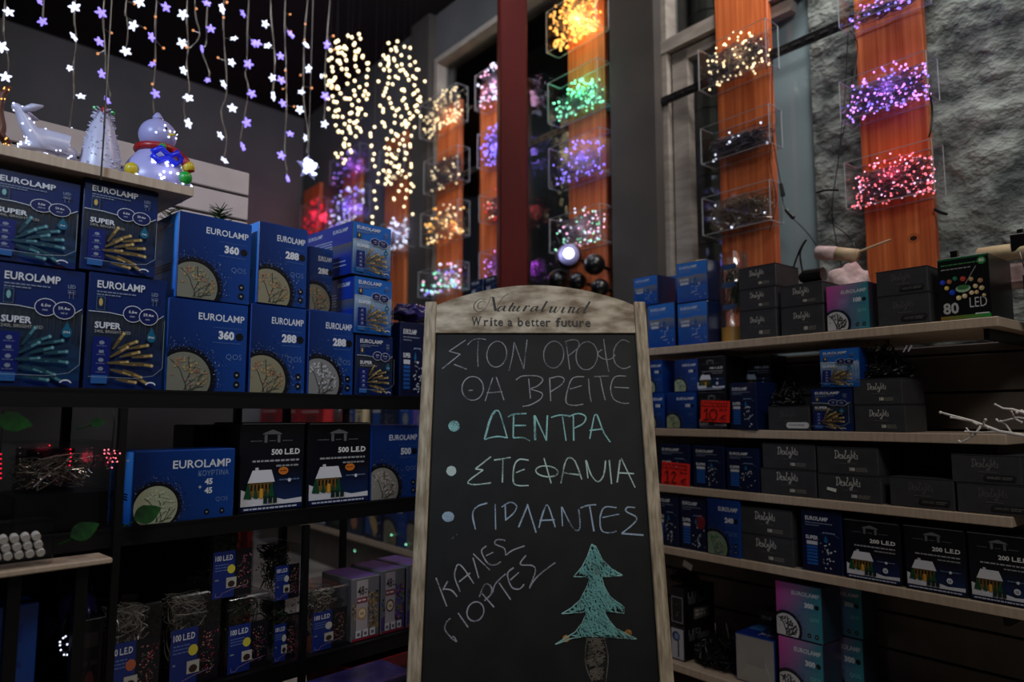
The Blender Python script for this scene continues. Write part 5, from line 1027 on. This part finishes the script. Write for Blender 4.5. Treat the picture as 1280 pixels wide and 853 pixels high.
# snowman
o0 = fig(196); sn = empty('snowman_figure', o0, L.a, 'lit frosted snowman with blue bow, red scarf and gold and green balls', 'figure')
S = (lp(196, 140)-fig(196)).z   # total height
m = MB(); m.lathe([(.3*S, 0), (.36*S, .06*S), (.37*S, .2*S), (.30*S, .36*S), (.2*S, .5*S), (.12*S, .56*S)], 22); m.build('body', 'snow_glow', sn, smooth=True)
head = MB().ball((0, 0, .72*S), .2*S, 0, 20, 14, (1, 1, .95)).build('head', 'snow_glow', sn, smooth=True)
m = MB(); m.lathe([(.05*S, 0), (.055*S, .04*S), (.02*S, .09*S)], 12, (-.01*S, 0, .90*S)); m.build('hat_tip', 'snow_glow', head, smooth=True)
for x in (-.0, .12): MB().ball((x*S+.02*S, -.185*S+abs(x)*.06, .76*S), .02*S).build('eye', 'coal', head)
MB().tube([(.06*S, -.19*S, .70*S), (.10*S, -.27*S, .69*S)], [.02*S, .004*S], 7).build('nose', 'pom_gold', head)
m = MB(); m.tube([(.2*S*math.cos(a), .2*S*math.sin(a), .54*S) for a in [i*2*math.pi/16 for i in range(17)]], .045*S, 8); m.tube([(.12*S, -.2*S, .52*S), (.2*S, -.30*S, .40*S), (.26*S, -.30*S, .28*S)], [.05*S, .05*S, .06*S], 7); m.build('scarf', 'scarf_red', sn, smooth=True)
m = MB(); m.tube([(-.16*S, -.32*S, .40*S), (-.08*S, -.34*S, .47*S), (.02*S, -.33*S, .40*S), (.10*S, -.33*S, .47*S), (.17*S, -.30*S, .40*S), (.08*S, -.33*S, .33*S), (.0, -.34*S, .38*S), (-.1*S, -.34*S, .32*S), (-.16*S, -.32*S, .38*S)], .035*S, 7); m.build('bow', 'scarf_blue', sn, smooth=True)
for x, y, z, r, mm in ((-.32, -.20, .20, .075, 'pom_gold'), (.24, -.30, .34, .07, 'pom_gold'), (.20, -.33, .20, .075, 'pom_green'), (-.03, -.25, .52, .04, 'pom_green')): MB().ball((x*S, y*S, z*S), r*S, 0, 12, 8).build('ball', mm, sn, smooth=True)
m = MB(); rs = random.Random(2)
for _ in range(34): a = rs.uniform(3.2, 6.2); z = rs.uniform(.04, .34); r = .375-max(0, z-.2)*.4; m.ball((r*S*math.cos(a), r*S*math.sin(a), z*S), .017*S, 0, 6, 4)
for _ in range(8): a = rs.uniform(3.6, 5.8); m.ball((.2*S*math.cos(a), .2*S*math.sin(a), rs.uniform(.66, .8)*S), .014*S, 0, 6, 4)
m.build('bulbs', 'led_white', sn, kind='stuff'); point('snowman_glow', L.w(L.at(196, 190, KD)[0], KD-.09, zl[0]+.05), .03, (.6, .6, 1), .02)
# brown deer at the edge
o0 = fig(4); bd = empty('brown_deer', o0, 0, 'brown lit deer figure cut by the left picture edge', 'figure')
J = [(-6, 178, .014), (2, 160, .010), (-2, 140, .009), (2, 118, .008), (14, 108, .004), (6, 172, .008), (13, 181, .005)]
P_ = []
for x, y, r in J: p = lp(x, y)-o0; p.z = max(p.z, r+.002); P_.append((*p, r))
bb = skin('deer_body', P_, [(0, 1), (1, 2), (2, 3), (3, 4), (0, 5), (5, 6)], 'deer_brown'); bb.parent = bd
m = MB(); [m.ball(bb.data.vertices[rs.randrange(len(bb.data.vertices))].co, .002, 0, 5, 3) for _ in range(24)]; m.build('bulbs', 'led_amber', bd, kind='stuff')
# power lead hanging down past the top shelf
t, z = L.at(128, 214, -.02); m = MB(); m.tube(smooth_path([L.w(L.at(137, 30, -.02)[0], -.02, ZC-.01), L.w(L.at(136, 60, -.02)[0], -.02, L.at(136, 60, -.02)[1]), L.w(L.at(132, 140, -.02)[0], -.018, L.at(132, 140, -.02)[1]), L.w(t, -.014, z), L.w(t, -.014, zl[0]-.03)], 6), .0018, 5)
tag(m.build('power_lead', 'wire_black'), 'thin black lead hanging down past the pale top shelf', 'cable')
# ------------------------------------------------------------------ loose goods, cables, small things
def uobj(mb, name, m, U, t, k, z, lab, cat, group=None, smooth=False, rz=0, kind=None):
    o = mb.build(name, m, smooth=smooth, kind=kind); o.location = U.w(t, k, z); o.rotation_euler = (0, 0, U.a+rz); return tag(o, lab, cat, group)
# clear tub with gold base on the top shelf
t0, t1 = R.at(893, 380, .05)[0], R.at(923, 380, .05)[0]; r = (t1-t0)/2; h = R.at(908, 315, .05)[1]-zs[1]
root = empty('clear_cylinder', R.w((t0+t1)/2, .05+r, zs[1]+.0005), R.a, 'clear cylinder of string lights with gold base on the top shelf', 'tub')
MB().lathe([(r*.97, 0), (r*.97, .05)], 24).build('base', 'gold_base', root, smooth=False); MB().lathe([(r, .0505), (r, h), (r*.985, h), (r*.985, .052)], 28).build('clear_wall', 'clear_wrap', root, smooth=True)
m = MB(); wires(m, (0, 0, h*.6), (r*.62, r*.62, h*.28), 30, .0012); m.build('coiled_wire', 'wire_green', root, kind='stuff')
for z in (.36, .6, .8): d = D(); d.rect(0, 0, r*1.2, .016, (40, 70, 110)); d.build('label', root, 'print', (-r*.3, -r*1.003, h*z))
# cable heaps
def heap(U, x, y, k, z, sx, sy, sz, n, lab, wire='wire_black', r=.0013, bulbs=60, prongs=False, bm_='black_plastic'):
    t, _ = U.at(x, y, k); root = empty('cable_heap', U.w(t, k, z+.001), U.a, lab, 'cables', 'heaps of cable on the shelves')
    m = MB()
    for _ in range(n):
        p = []
        for _ in range(7): a, q = random.uniform(0, 6.28), math.sqrt(random.random()); p.append(Vector((sx*q*math.cos(a), sy*q*math.sin(a), .003+abs(random.gauss(0, .45))*sz*(1.1-q*.7))))
        m.tube(smooth_path(p, 3), r, 3, 0, False)
    m.build('cable', wire, root, kind='stuff'); m = MB()
    for _ in range(bulbs): a, q = random.uniform(0, 6.28), random.random(); p = Vector((sx*q*math.cos(a), sy*q*math.sin(a), .005+random.random()*sz*(1-q*.6))); m.tube([p, p+Vector((random.gauss(0, .006), random.gauss(0, .006), random.gauss(0, .006)))], .002, 4)
    m.build('bulbs', bm_, root, kind='stuff')
    if prongs:
        m = MB()
        for dx in (0, .012): m.tube([(sx*.75+dx, -sy*.3, sz*.75), (sx*.75+dx+.01, -sy*.3, sz*.75+.016)], .002, 6)
        m.build('plug_prongs', 'chrome', root)
heap(R, 1106, 460, .085, zD, .075, .055, .09, 90, 'heap of black cable with plug prongs on two charcoal boxes', prongs=True, bulbs=120)
heap(R, 984, 495, .085, zC, .05, .05, .075, 60, 'heap of black cable on the box with the white oval label', bulbs=80)
heap(R, 905, 815, .10, zs[5], .095, .075, .13, 90, 'heap of dark light string on the bottom shelf', 'wire_black', bulbs=150)
heap(R, 856, 722, .11, zE, .05, .05, .055, 50, 'heap of black cable on top of the black LED boxes', bulbs=40)
# tag on that heap
t, z = R.at(855, 708, .04); m = MB().box(-.018, .018, 0, .001, -.010, .010); o = uobj(m, 'price_tag', 'paper_white', R, t, .058, z, 'small white price tag on the black cable heap below the fourth shelf', 'tag'); o.rotation_euler = (0, .35, R.a)
# black adapter and cloth jumble on shelf 1
t, z = R.at(1008, 338, .05); root = empty('black_adapter', R.w(t, .06, zB), R.a, 'black cylindrical adapter lying on the charcoal pair', 'adapter'); m = MB(); m.box(-.045, .045, 0, .06, 0, .012, bev=.003); m.build('plate', 'black_plastic', root)
m = MB(); m.tube([(-.03, .03, .034), (.03, .03, .034)], .021, 14); m.build('barrel', 'black_plastic', root); m = MB(); m.tube([(-.04, .03, .034), (-.0305, .03, .034)], .014, 10); m.build('collar', 'rail_steel', root)
def blob(name, U, x0, x1, yt, yb, k, z0, m, lab, cat, seed=1, dy=.05):
    t0, z1 = U.at(x0, yt, k); t1 = U.at(x1, yt, k)[0]; zb = z0 if z0 is not None else U.at(x0, yb, k)[1]; bm = bmesh.new(); bmesh.ops.create_icosphere(bm, subdivisions=4, radius=1)
    from mathutils import noise
    for v in bm.verts:
        q = noise.fractal(v.co*1.6+Vector((seed, 0, 0)), 1, 2, 4)*.35; v.co *= 1+q
    zs_ = [v.co.z for v in bm.verts]; a, b = min(zs_), max(zs_); xs = [v.co.x for v in bm.verts]; xa, xb = min(xs), max(xs)
    for v in bm.verts: v.co = Vector(((v.co.x-(xa+xb)/2)/(xb-xa)*(t1-t0), v.co.y*dy, (v.co.z-a)/(b-a)*(z1-zb)))
    me = bpy.data.meshes.new(name); bm.to_mesh(me); bm.free(); me.materials.append(M[m]); me.polygons.foreach_set('use_smooth', [True]*len(me.polygons))
    o = bpy.data.objects.new(name, me); C.objects.link(o); o.location = U.w((t0+t1)/2, k, zb); o.rotation_euler = (0, 0, U.a); return tag(o, lab, cat)
blob('white_cloth', R, 1028, 1088, 333, 0, .19, zs[1]+.0005, 'pink_cloth', 'crumpled pale pink cloth behind the pink and teal 100 box', 'cloth', 3, .05)
m = MB(); tq0, zq0 = R.at(1018, 315, .22); tq1, zq1 = R.at(1066, 318, .22); tq2, zq2 = R.at(1041, 316, .22)
root = empty('rolled_bundle', R.w(tq0, .24, zq0), R.a, 'rolled bundle with pink and tan ends lying on the pale cloth', 'roll'); m.tube([(0, 0, 0), (tq2-tq0, 0, zq2-zq0)], .022, 12); m.build('pink_wrap', 'pink_cloth', root, smooth=True); MB().tube([(tq2-tq0+.001, 0, zq2-zq0), (tq1-tq0, .01, zq1-zq0)], .020, 12).build('tan_wrap', 'tan_cloth', root, smooth=True)
m = MB(); m.tube([(tq1-tq0, .01, zq1-zq0+.01), (tq1-tq0+.09, .03, zq1-zq0+.035)], [.004, .003], 6); m.build('stick', 'tan_cloth', root)
# right end of the top shelf: roll, adapter
t, z = R.at(1240, 316, .28); root = empty('fabric_roll', R.w(t-.02, .25, z-.02), R.a, 'cream fabric roll at the right edge above the shelf end', 'roll'); MB().tube([(0, 0, .01), (.22, -.02, 0)], .022, 14).build('roll', 'cream_card', root, smooth=True)
MB().box(.0, .16, -.02, .05, -.085, -.022, bev=.012).build('folded_cloth', 'pink_cloth', root)
t = R.at(1246, 370, .22)[0]; z = R.at(1246, 345, .22)[1]
o = MB().box(0, .25, 0, .14, 0, z-.02-(zs[1]+.03)+.0, bev=.003).build('grey_cabinet_block', 'grey_card'); o.location = R.w(tE+.02, .12, zs[1]+.03-.0); o.rotation_euler = (0, 0, R.a); tag(o, 'grey block at the right picture edge beside the shelf end', 'block')
t, z = R.at(1253, 293, .10); root = empty('plug_adapter', R.w(t, .22, z), R.a, 'black square plug adapter lying on the cream roll', 'adapter'); MB().box(-.02, .02, 0, .03, -.024, .022, bev=.002).build('body', 'black_plastic', root); MB().box(-.006, .006, .008, .02, .0222, .034).build('nib', 'black_plastic', root)
MB().tube(smooth_path([(0, -.001, -.024), (.01, -.02, -.06), (.02, -.02, -.10), (.05, -.02, -.16)], 5), .0015, 5).build('cord', 'wire_black', root)
t, z = R.at(1199, 311, .10); o = MB().box(-.008, .008, 0, .016, 0, .02, bev=.001).build('small_plug', 'black_plastic'); 
o.location = R.w(t, .06, R.at(1205, 319, .02)[1]+.004); o.rotation_euler = (0, 0, R.a); tag(o, 'tiny black plug standing on the 80 LED box', 'plug')
# drooping cables on the wall
def cable(pts, k, lab, r=.0017, name='cable', m='wire_black', plugs=()):
    P = []
    for q in pts: kk = q[2] if len(q) > 2 else k; t, z = R.at(q[0], q[1], kk); P.append(R.w(t, kk, z))
    mb = MB(); mb.tube(smooth_path(P, 5), r, 5); 
    for i in plugs: mb.tube([P[i], P[i]+(P[min(i+1, len(P)-1)]-P[i]).normalized()*.045], [.006, .008], 8)
    return tag(mb.build(name, m), lab, 'cable')
cable([(966, 60), (965, 120), (966, 170), (976, 230), (982, 262), (1008, 290), (1028, 318)], .37-.02, 'black cable with plugs hanging right of the window plank', plugs=(3, 4))
cable([(1060, 40), (1056, 120), (1052, 160), (1048, 200), (1040, 260), (1045, 300), (1052, 335)], .34, 'black cable dropping left of the broad plank past the red box')
cable([(1062, 38), (1072, 60), (1062, 130), (1053, 170), (1050, 195)], .33, 'second black cable left of the broad plank, crossing the violet box')
cable([(1040, 260), (1035, 275), (1060, 295), (1068, 315), (1055, 345)], .345, 'looped black cable between the red box and the cloth')
cable([(1160, 110), (1165, 135), (1164, 160), (1161, 172)], .33, 'short thick black cable below the violet box on the right', .003)
cable([(966, 170), (962, 200), (970, 250), (962, 290)], .335, 'thin black cable looping beside the window plank')
cable([(1020, 241), (1032, 238), (1048, 238)], .30, 'short black plug lead left of the red box', .004)
cable([(1168, 262), (1176, 266), (1184, 268)], .36, 'short black plug lead right of the broad plank', .005)
cable([(989, 342), (1000, 312), (1008, 300), (1000, 318), (1006, 352)], .139, 'bunched black cable over the charcoal pair', .003)
cable([(662, 130), (664, 200), (668, 300), (668, 345)], .36, 'thin dark cable hanging right of the red column')
cable([(688, 140), (690, 200), (683, 240), (674, 300)], .35, 'dark cable dropping from the green box')
cable([(522, -30), (524, 20), (527, 60), (528, 90)], .36, 'thin cable hanging from the ceiling left of the left window')
# globes below the multicoloured box
for x, y, rp, lab, mm in ((711, 321, 17, 'round lamp with a bright white lens under the multicoloured box', 'black_plastic'), (743, 331, 14, 'black ball shaped lamp right of the bright lens lamp', 'black_plastic'), (698, 350, 14, 'black ball lamp low left under the bright lens lamp', 'black_plastic'), (722, 352, 12, 'black ball lamp low middle with a blue glint', 'black_plastic'), (750, 360, 12, 'black ball lamp low right by the plank edge', 'black_plastic')):
    k = .27; t, z = R.at(x, y, k); P = R.w(t, k, z); dist = (P-CAM).length; r = rp/FPX*dist*.95
    root = empty('ball_lamp', P, R.a, lab, 'lamp', 'ball lamps on the plank beside the red column'); hs = MB().ball((0, 0, 0), r, 0, 20, 14).build('housing', mm, root, smooth=True)
    if x == 711:
        dl = math.atan2(-P.y, -P.x)+math.pi/2-R.a; fx, fy = math.sin(dl), -math.cos(dl)
        m = MB(); m.lathe([(r*.8, 0), (r*.78, .012), (r*.5, .022), (.001, .026)], 20); o = m.build('lens', 'snow_glow', hs, smooth=True); o.rotation_euler = (math.pi/2, 0, dl); o.location = (fx*r*.60, fy*r*.60, 0)
        m = MB(); m.ball((fx*(r*.6+.03), fy*(r*.6+.03), 0), r*.42, 0, 14, 10); m.build('bulb', 'lamp_white', hs); point('lens_glow', R.w(t, k-.12, z), .25, (.75, .8, 1), .02)
    MB().tube([(0, r*.8, 0), (0, KP-k-.002, -.01)], .008, 8).build('mount', 'black_plastic', root)
# goods beside the arched top, seen above the chalkboard
blob('purple_bag', L, 492, 532, 376, 0, .07, zBag, 'purple_bag', 'crumpled purple foil bag on the dark blue box left of the chalkboard', 'bag', 5, .06)
t0 = R.at(585, 400, .1)[0]; t1 = R.at(640, 400, .1)[0]; zz = R.at(510, 400, .1)[1]
zb_ = .9+.0; st_ = empty('back_display_stand', R.w(0, 0, 0), R.a, 'dark display stand behind the chalkboard carrying small violet boxes', 'stand')
MB().box(t0-.05, t1+.1, .0, .24, zz-.03, zz-.001).build('top', 'dark_hole', st_); 
for t in (t0-.04, t1+.08): MB().box(t, t+.02, .02, .22, 0, zz-.031).build('leg', 'dark_hole', st_)
a = carton(R, 'slim', 588, 604, 350, zz, 'small violet blue box left of the red column base', .08, k=.04, p=dict(s=3), group='boxes behind the chalkboard'); carton(R, 'slim', 606, 624, 345, zz, 'small violet blue box touching the red column', .08, k=.04, p=dict(s=3), group='boxes behind the chalkboard')
# white branch at the right edge
KB = -.22; segs = [([(1430, 640), (1360, 560), (1300, 548), (1250, 540), (1215, 527), (1177, 516)], [.006, .005, .0042, .0034, .0028, .0022]), ([(1236, 536), (1228, 530), (1233, 525)], .002), ([(1222, 531), (1213, 527), (1190, 522)], .0018), ([(1226, 533), (1216, 545), (1202, 554), (1199, 552)], .002), ([(1246, 539), (1228, 541), (1208, 540)], .0018),
    ([(1330, 552), (1290, 520), (1266, 512), (1254, 511), (1243, 506)], [.004, .003, .0026, .002, .0018]), ([(1290, 525), (1272, 522), (1250, 528), (1246, 525)], .0018), ([(1262, 511), (1268, 524), (1278, 528)], .0018), ([(1216, 545), (1207, 536)], .0015), ([(1265, 542), (1256, 531), (1252, 527)], .0018), ([(1285, 519), (1276, 513), (1272, 516)], .0018)]
root = empty('white_branch', R.w(R.at(1430, 640, KB)[0], KB, 0), 0, 'bare white painted branch reaching in from the right edge', 'branch'); o0 = root.location.copy(); m = MB()
for pts, r in segs:
    P = []
    for i, (x, y) in enumerate(pts): t, z = R.at(x, y, KB); P.append(R.w(t, KB+.006*math.sin(i*2.1), z)-o0)
    rr = r if isinstance(r, list) else [r*1.15]+[r]*(len(P)-1); m.tube(P, rr, 7); m.ball(P[-1], rr[-1]*1.5, 0, 7, 5)
m.build('twigs', 'branch_white', root, smooth=True)
t, z = R.at(1430, 640, KB); m = MB(); m.tube([(0, 0, z), (.01, 0, z*.5), (0, 0, .03)], [.006, .008, .009], 7); m.build('stem', 'branch_white', root); MB().lathe([(.06, 0), (.08, .12), (.07, .2), (.065, .2), (.07, .02)], 18).build('pot', 'grey_card', root)
# ------------------------------------------------------------------ dark left foreground
def leafobj(px, py, kk, ln, rz, ry, lab, par=None):
    t, z = L.at(px, py, kk); m = MB(); n = 10; vs = []; fs = []
    for i in range(n+1):
        q = i/n; wd = ln*.36*math.sin(math.pi*q**.8)*(1-.15*q)+.0005
        for j, s in enumerate((-1, -.5, 0, .5, 1)): vs.append((q*ln, s*wd, .012*abs(s)*ln*8*.12-.1*ln*(q-.5)**2+(.0015*math.sin(i*2+j))))
    for i in range(n):
        for j in range(4): a = i*5+j; fs.append((a, a+1, a+6, a+5))
    n0 = len(vs); m.add(vs, fs); m.add([(x, y, z_-.0007) for x, y, z_ in vs], [tuple(reversed(f)) for f in fs])
    m.tube([(-.02, 0, -.012), (0, 0, -.024*ln/.08), (ln, 0, -.1*ln*.25)], [.0014, .0014, .0006], 5)
    o = m.build('plant_leaf', 'leaf_green', smooth=True); o.location = L.w(t, kk, z); o.rotation_euler = (math.radians(62), ry, L.a+rz); return tag(o, lab, 'leaf', 'glossy leaves in front of the left rack')
leafobj(-4, 524, -.09, .055, 0, .2, 'dark glossy leaf at the left picture edge under the shelf')
leafobj(112, 530, -.09, .028, 0, -.2, 'dim leaf above the red dots, left of the curtain light box')
leafobj(168, 650, -.06, .055, .1, -.35, 'curved glossy leaf in front of the wide curtain light box')
leafobj(88, 672, -.09, .05, 0, -.4, 'long dark leaf over the wooden ledge, lower left')
# a clear case with coloured pin lights
t0, t1 = L.at(20, 600, .01)[0], L.at(142, 600, .01)[0]; Zm = zl[2]; root = empty('clear_light_case', L.w((t0+t1)/2, .02, Zm+.0005), L.a, 'clear case with red and green pin lights over dark curls of wire', 'case'); w_ = t1-t0; hh = L.at(80, 553, .01)[1]-Zm
MB().box(-w_/2, w_/2, 0, .16, 0, hh, bev=.004).build('clear_cover', 'clear_wrap', root); MB().box(-w_/2+.004, w_/2-.004, .004, .155, .002, hh*.42).build('tray', 'black_card', root)
m = MB(); wires(m, (0, .08, hh*.65), (w_*.42, .06, hh*.2), 26, .0013); m.build('coiled_wire', 'wire_silver', root, kind='stuff')
def pins(name, lst, mm, U, k, root, r=.0022):
    m = MB()
    for x, y in lst: t, z = U.at(x, y, k); m.ball(U.w(t, k, z)-Vector(root.location) if root.rotation_euler[2] == 0 else Matrix.Rotation(-U.a, 3, 'Z') @ (U.w(t, k, z)-Vector(root.location)), r, 0, 6, 4)
    return m.build(name, mm, root, kind='stuff')
pins('red_pins', [(62, 557)]+[(88+random.uniform(-1, 1), 562+i*5) for i in range(5)], 'led_redstrong', L, .012, root, .0014); pins('green_pins', [(25, 560+i*7) for i in range(5)]+[(48, 560+i*7) for i in range(6)], 'wire_silver', L, .012, root, .0012)
root = empty('red_pin_cluster', L.w(L.at(139, 575, -.03)[0], -.03, L.at(139, 560, -.03)[1]), L.a, 'cluster of red pin lights beside the curtain light box', 'string lights')
pins('bulbs', [(130+i*6+random.uniform(-1, 1)+j*1.3, 563+j*5+random.uniform(-1, 1)) for j in range(4) for i in range(3+(j == 1))]+[(140, 585), (135, 567), (142, 572)], 'led_red', L, -.03, root, .0016)
m = MB(); q = root.location; m.tube([(0, 0, 0), (.002, 0, .05), (0, 0.004, zl[1]-.04-q.z)], .0012, 4); wires(m, (0, 0, -.018), (.015, .004, .016), 6, .0007); m.build('wire', 'wire_black', root); point('red_glow', L.w(L.at(139, 575, -.05)[0], -.05, L.at(139, 575, -.05)[1]), .02, (1, .05, .1), .01)
for nm, pts, mm, lab in (('white_pin_curve', [(88, 792), (82, 796), (79, 798), (75, 803), (75, 807), (84, 806), (90, 806), (88, 812), (80, 819), (84, 819), (76, 813)], 'led_white', 'curl of cool white pin lights low on the left'), ('red_pin_line', [(1, 568+i*6) for i in range(6)], 'led_redstrong', 'short column of red pin lights at the left picture edge')):
    kk = -.02; root = empty('pin_light_string', L.w(L.at(pts[0][0], pts[0][1], kk)[0], kk, L.at(*pts[0], kk)[1]), L.a, lab, 'string lights'); pins('bulbs', pts, mm, L, kk, root, .0019 if 'white' in nm else .0014)
    m = MB(); P = [Matrix.Rotation(-L.a, 3, 'Z') @ (L.w(*(lambda a: (a[0], kk+.004, a[1]))(L.at(x, y, kk)))-root.location) for x, y in pts]; top = zl[2] if pts[0][1] > 700 else zl[1]
    m.tube([Vector((P[0].x, .004, top-.04-root.location.z))]+P, .001, 4); m.build('wire', 'wire_black', root)
# white caps in clear packaging, wooden ledge, blue box bottom left
root = empty('cap_pack', L.w(L.at(10, 690, -.05)[0], -.07, L.at(20, 705, -.05)[1]), L.a, 'clear pack of short white bulb caps at the left edge', 'pack')
for j in range(3):
    for i in range(5): m = MB(); m.tube([(-.03+i*.016+j*.004, 0, .05-j*.014), (-.03+i*.016+j*.004, -.012, .046-j*.014)], .0065, 10); m.build('bulb_cap', 'paper_white', root)
MB().box(-.06, .06, -.02, .04, -.002, .075, bev=.004).build('clear_cover', 'clear_wrap', root)
zk = root.location.z-.0025
tA, tB = L.at(-40, 705, -.08)[0], L.at(136, 705, -.08)[0]; o = MB().box(0, tB-tA, 0, .075, -.010, 0, bev=.002).build('wooden_ledge', 'shelf_wood'); o.location = L.w(tA, -.1, zk); o.rotation_euler = (0, 0, L.a); tag(o, 'narrow reddish wooden ledge low on the left', 'ledge')
st_ = MB(); st_.box(.06, .08, .03, .05, 0, zk-.0105); st_.box(tB-tA-.05, tB-tA-.03, .03, .05, 0, zk-.0105); o2 = st_.build('post', 'black_metal', o); o2.location = (0, 0, -zk)
carton(L, 'plain', -50, 44, 762, zl[3], 'blue box with upside down lettering in the bottom left corner', .12, body='blue_card', k=.02, p=dict(c=(9, 40, 112), c2=(12, 44, 118)), rot=0, name='carton')
o = [q for q in bpy.data.objects if q.name.startswith('carton')][-1]
carton(L, 'slim', 30, 92, 562, zl[2], 'dark navy box behind the clear case with pin lights', .1, k=.2, p=dict(s=2), rot=0)
blob('wrapped_bundle', L, 60, 120, 700, 0, .16, zl[3]+.001, 'purple_bag', 'dark crumpled wrapped bundle behind the white pin lights', 'bundle', 8, .08)
carton(L, 'plain', 96, 128, 775, zl[3], 'dark low box between the pin lights and the nearest tub', .10, body='black_card', p=dict(c=(30, 24, 26), c2=(60, 20, 24)), rot=0, k=.02)
# red bin and purple packet below the low shelf
t, _ = L.at(465, 830, .05); root = empty('red_bin', L.w(t, .1, 0), L.a, 'red plastic bin standing under the end of the left rack', 'bin'); hb = L.at(465, 806, .05)[1]
MB().lathe([(.11, 0), (.15, hb-.05), (.16, hb-.05), (.165, hb-.02), (.155, hb-.02), (.145, hb-.055), (.105, .01)], 4).build('body', 'red_plastic', root).rotation_euler = (0, 0, math.pi/4)
t, z = L.at(420, 845, -.12); o = MB().box(-.14, .14, -.06, .06, -.03, 0, bev=.004).build('packet', 'purple_bag'); o.location = L.w(t, -.16, z); o.rotation_euler = (.0, 0, L.a); tag(o, 'purple edged packet on top of a crate, bottom of the picture', 'packet')
cr_ = MB(); zc = z-.0305
cr_.box(-.17, .17, -.09, .09, 0, .01); cr_.box(-.17, -.162, -.09, .09, .01, zc); cr_.box(.162, .17, -.09, .09, .01, zc); cr_.box(-.162, .162, -.09, -.082, .01, zc); cr_.box(-.162, .162, .082, .09, .01, zc); cr_.box(-.162, .162, -.082, .082, zc-.02, zc)
o = cr_.build('crate', 'red_plastic'); o.location = L.w(t, -.16, 0); o.rotation_euler = (0, 0, L.a); tag(o, 'dark red crate on the floor carrying the purple packet', 'crate')
# green laser specks: projected spots of light modelled as tiny glowing balls, and a copper string on the sixth plank
for i, (x, y) in enumerate(((444, 689), (508, 681), (492, 706), (490, 669))):
    t, z = R.at(x, y, -.002); o = MB().ball((0, 0, 0), .004, 0, 6, 4).build('laser_speck', 'led_green'); o.location = R.w(t, -.005, z if y < 685 else R.at(x, y, -.002)[1]); tag(o, ['green speck of light between two rack posts', 'green speck of light highest, beside the chalkboard edge', 'green speck of light low, just above the 48 boxes', 'green speck of light on the round picture of the far blue box'][i], 'light')
# evergreen sprigs near the slat panel
for x, y, lab in ((213, 268, 'dark evergreen sprig poking over the upper 360 box, left one'), (276, 270, 'dark evergreen sprig poking over the upper 360 box, right one')):
    kk = .30; t, z = L.at(x, y, kk); m = MB(); rs = random.Random(x); zb = zl[1]
    m.tube([(0, 0, zb-z+.001), (0, 0, 0)], .003, 5)
    for i in range(70): a = rs.uniform(0, 6.28); h_ = rs.uniform(-.06, .02); m.tube([(0, 0, h_), (math.cos(a)*.03, math.sin(a)*.03, h_+.012)], [.0016, .0008], 3)
    o = m.build('evergreen_sprig', 'leaf_green'); o.location = L.w(t, kk, z); o.rotation_euler = (0, 0, L.a); tag(o, lab, 'sprig')
for lm in bpy.data.lights: lm.cycles.use_multiple_importance_sampling = True
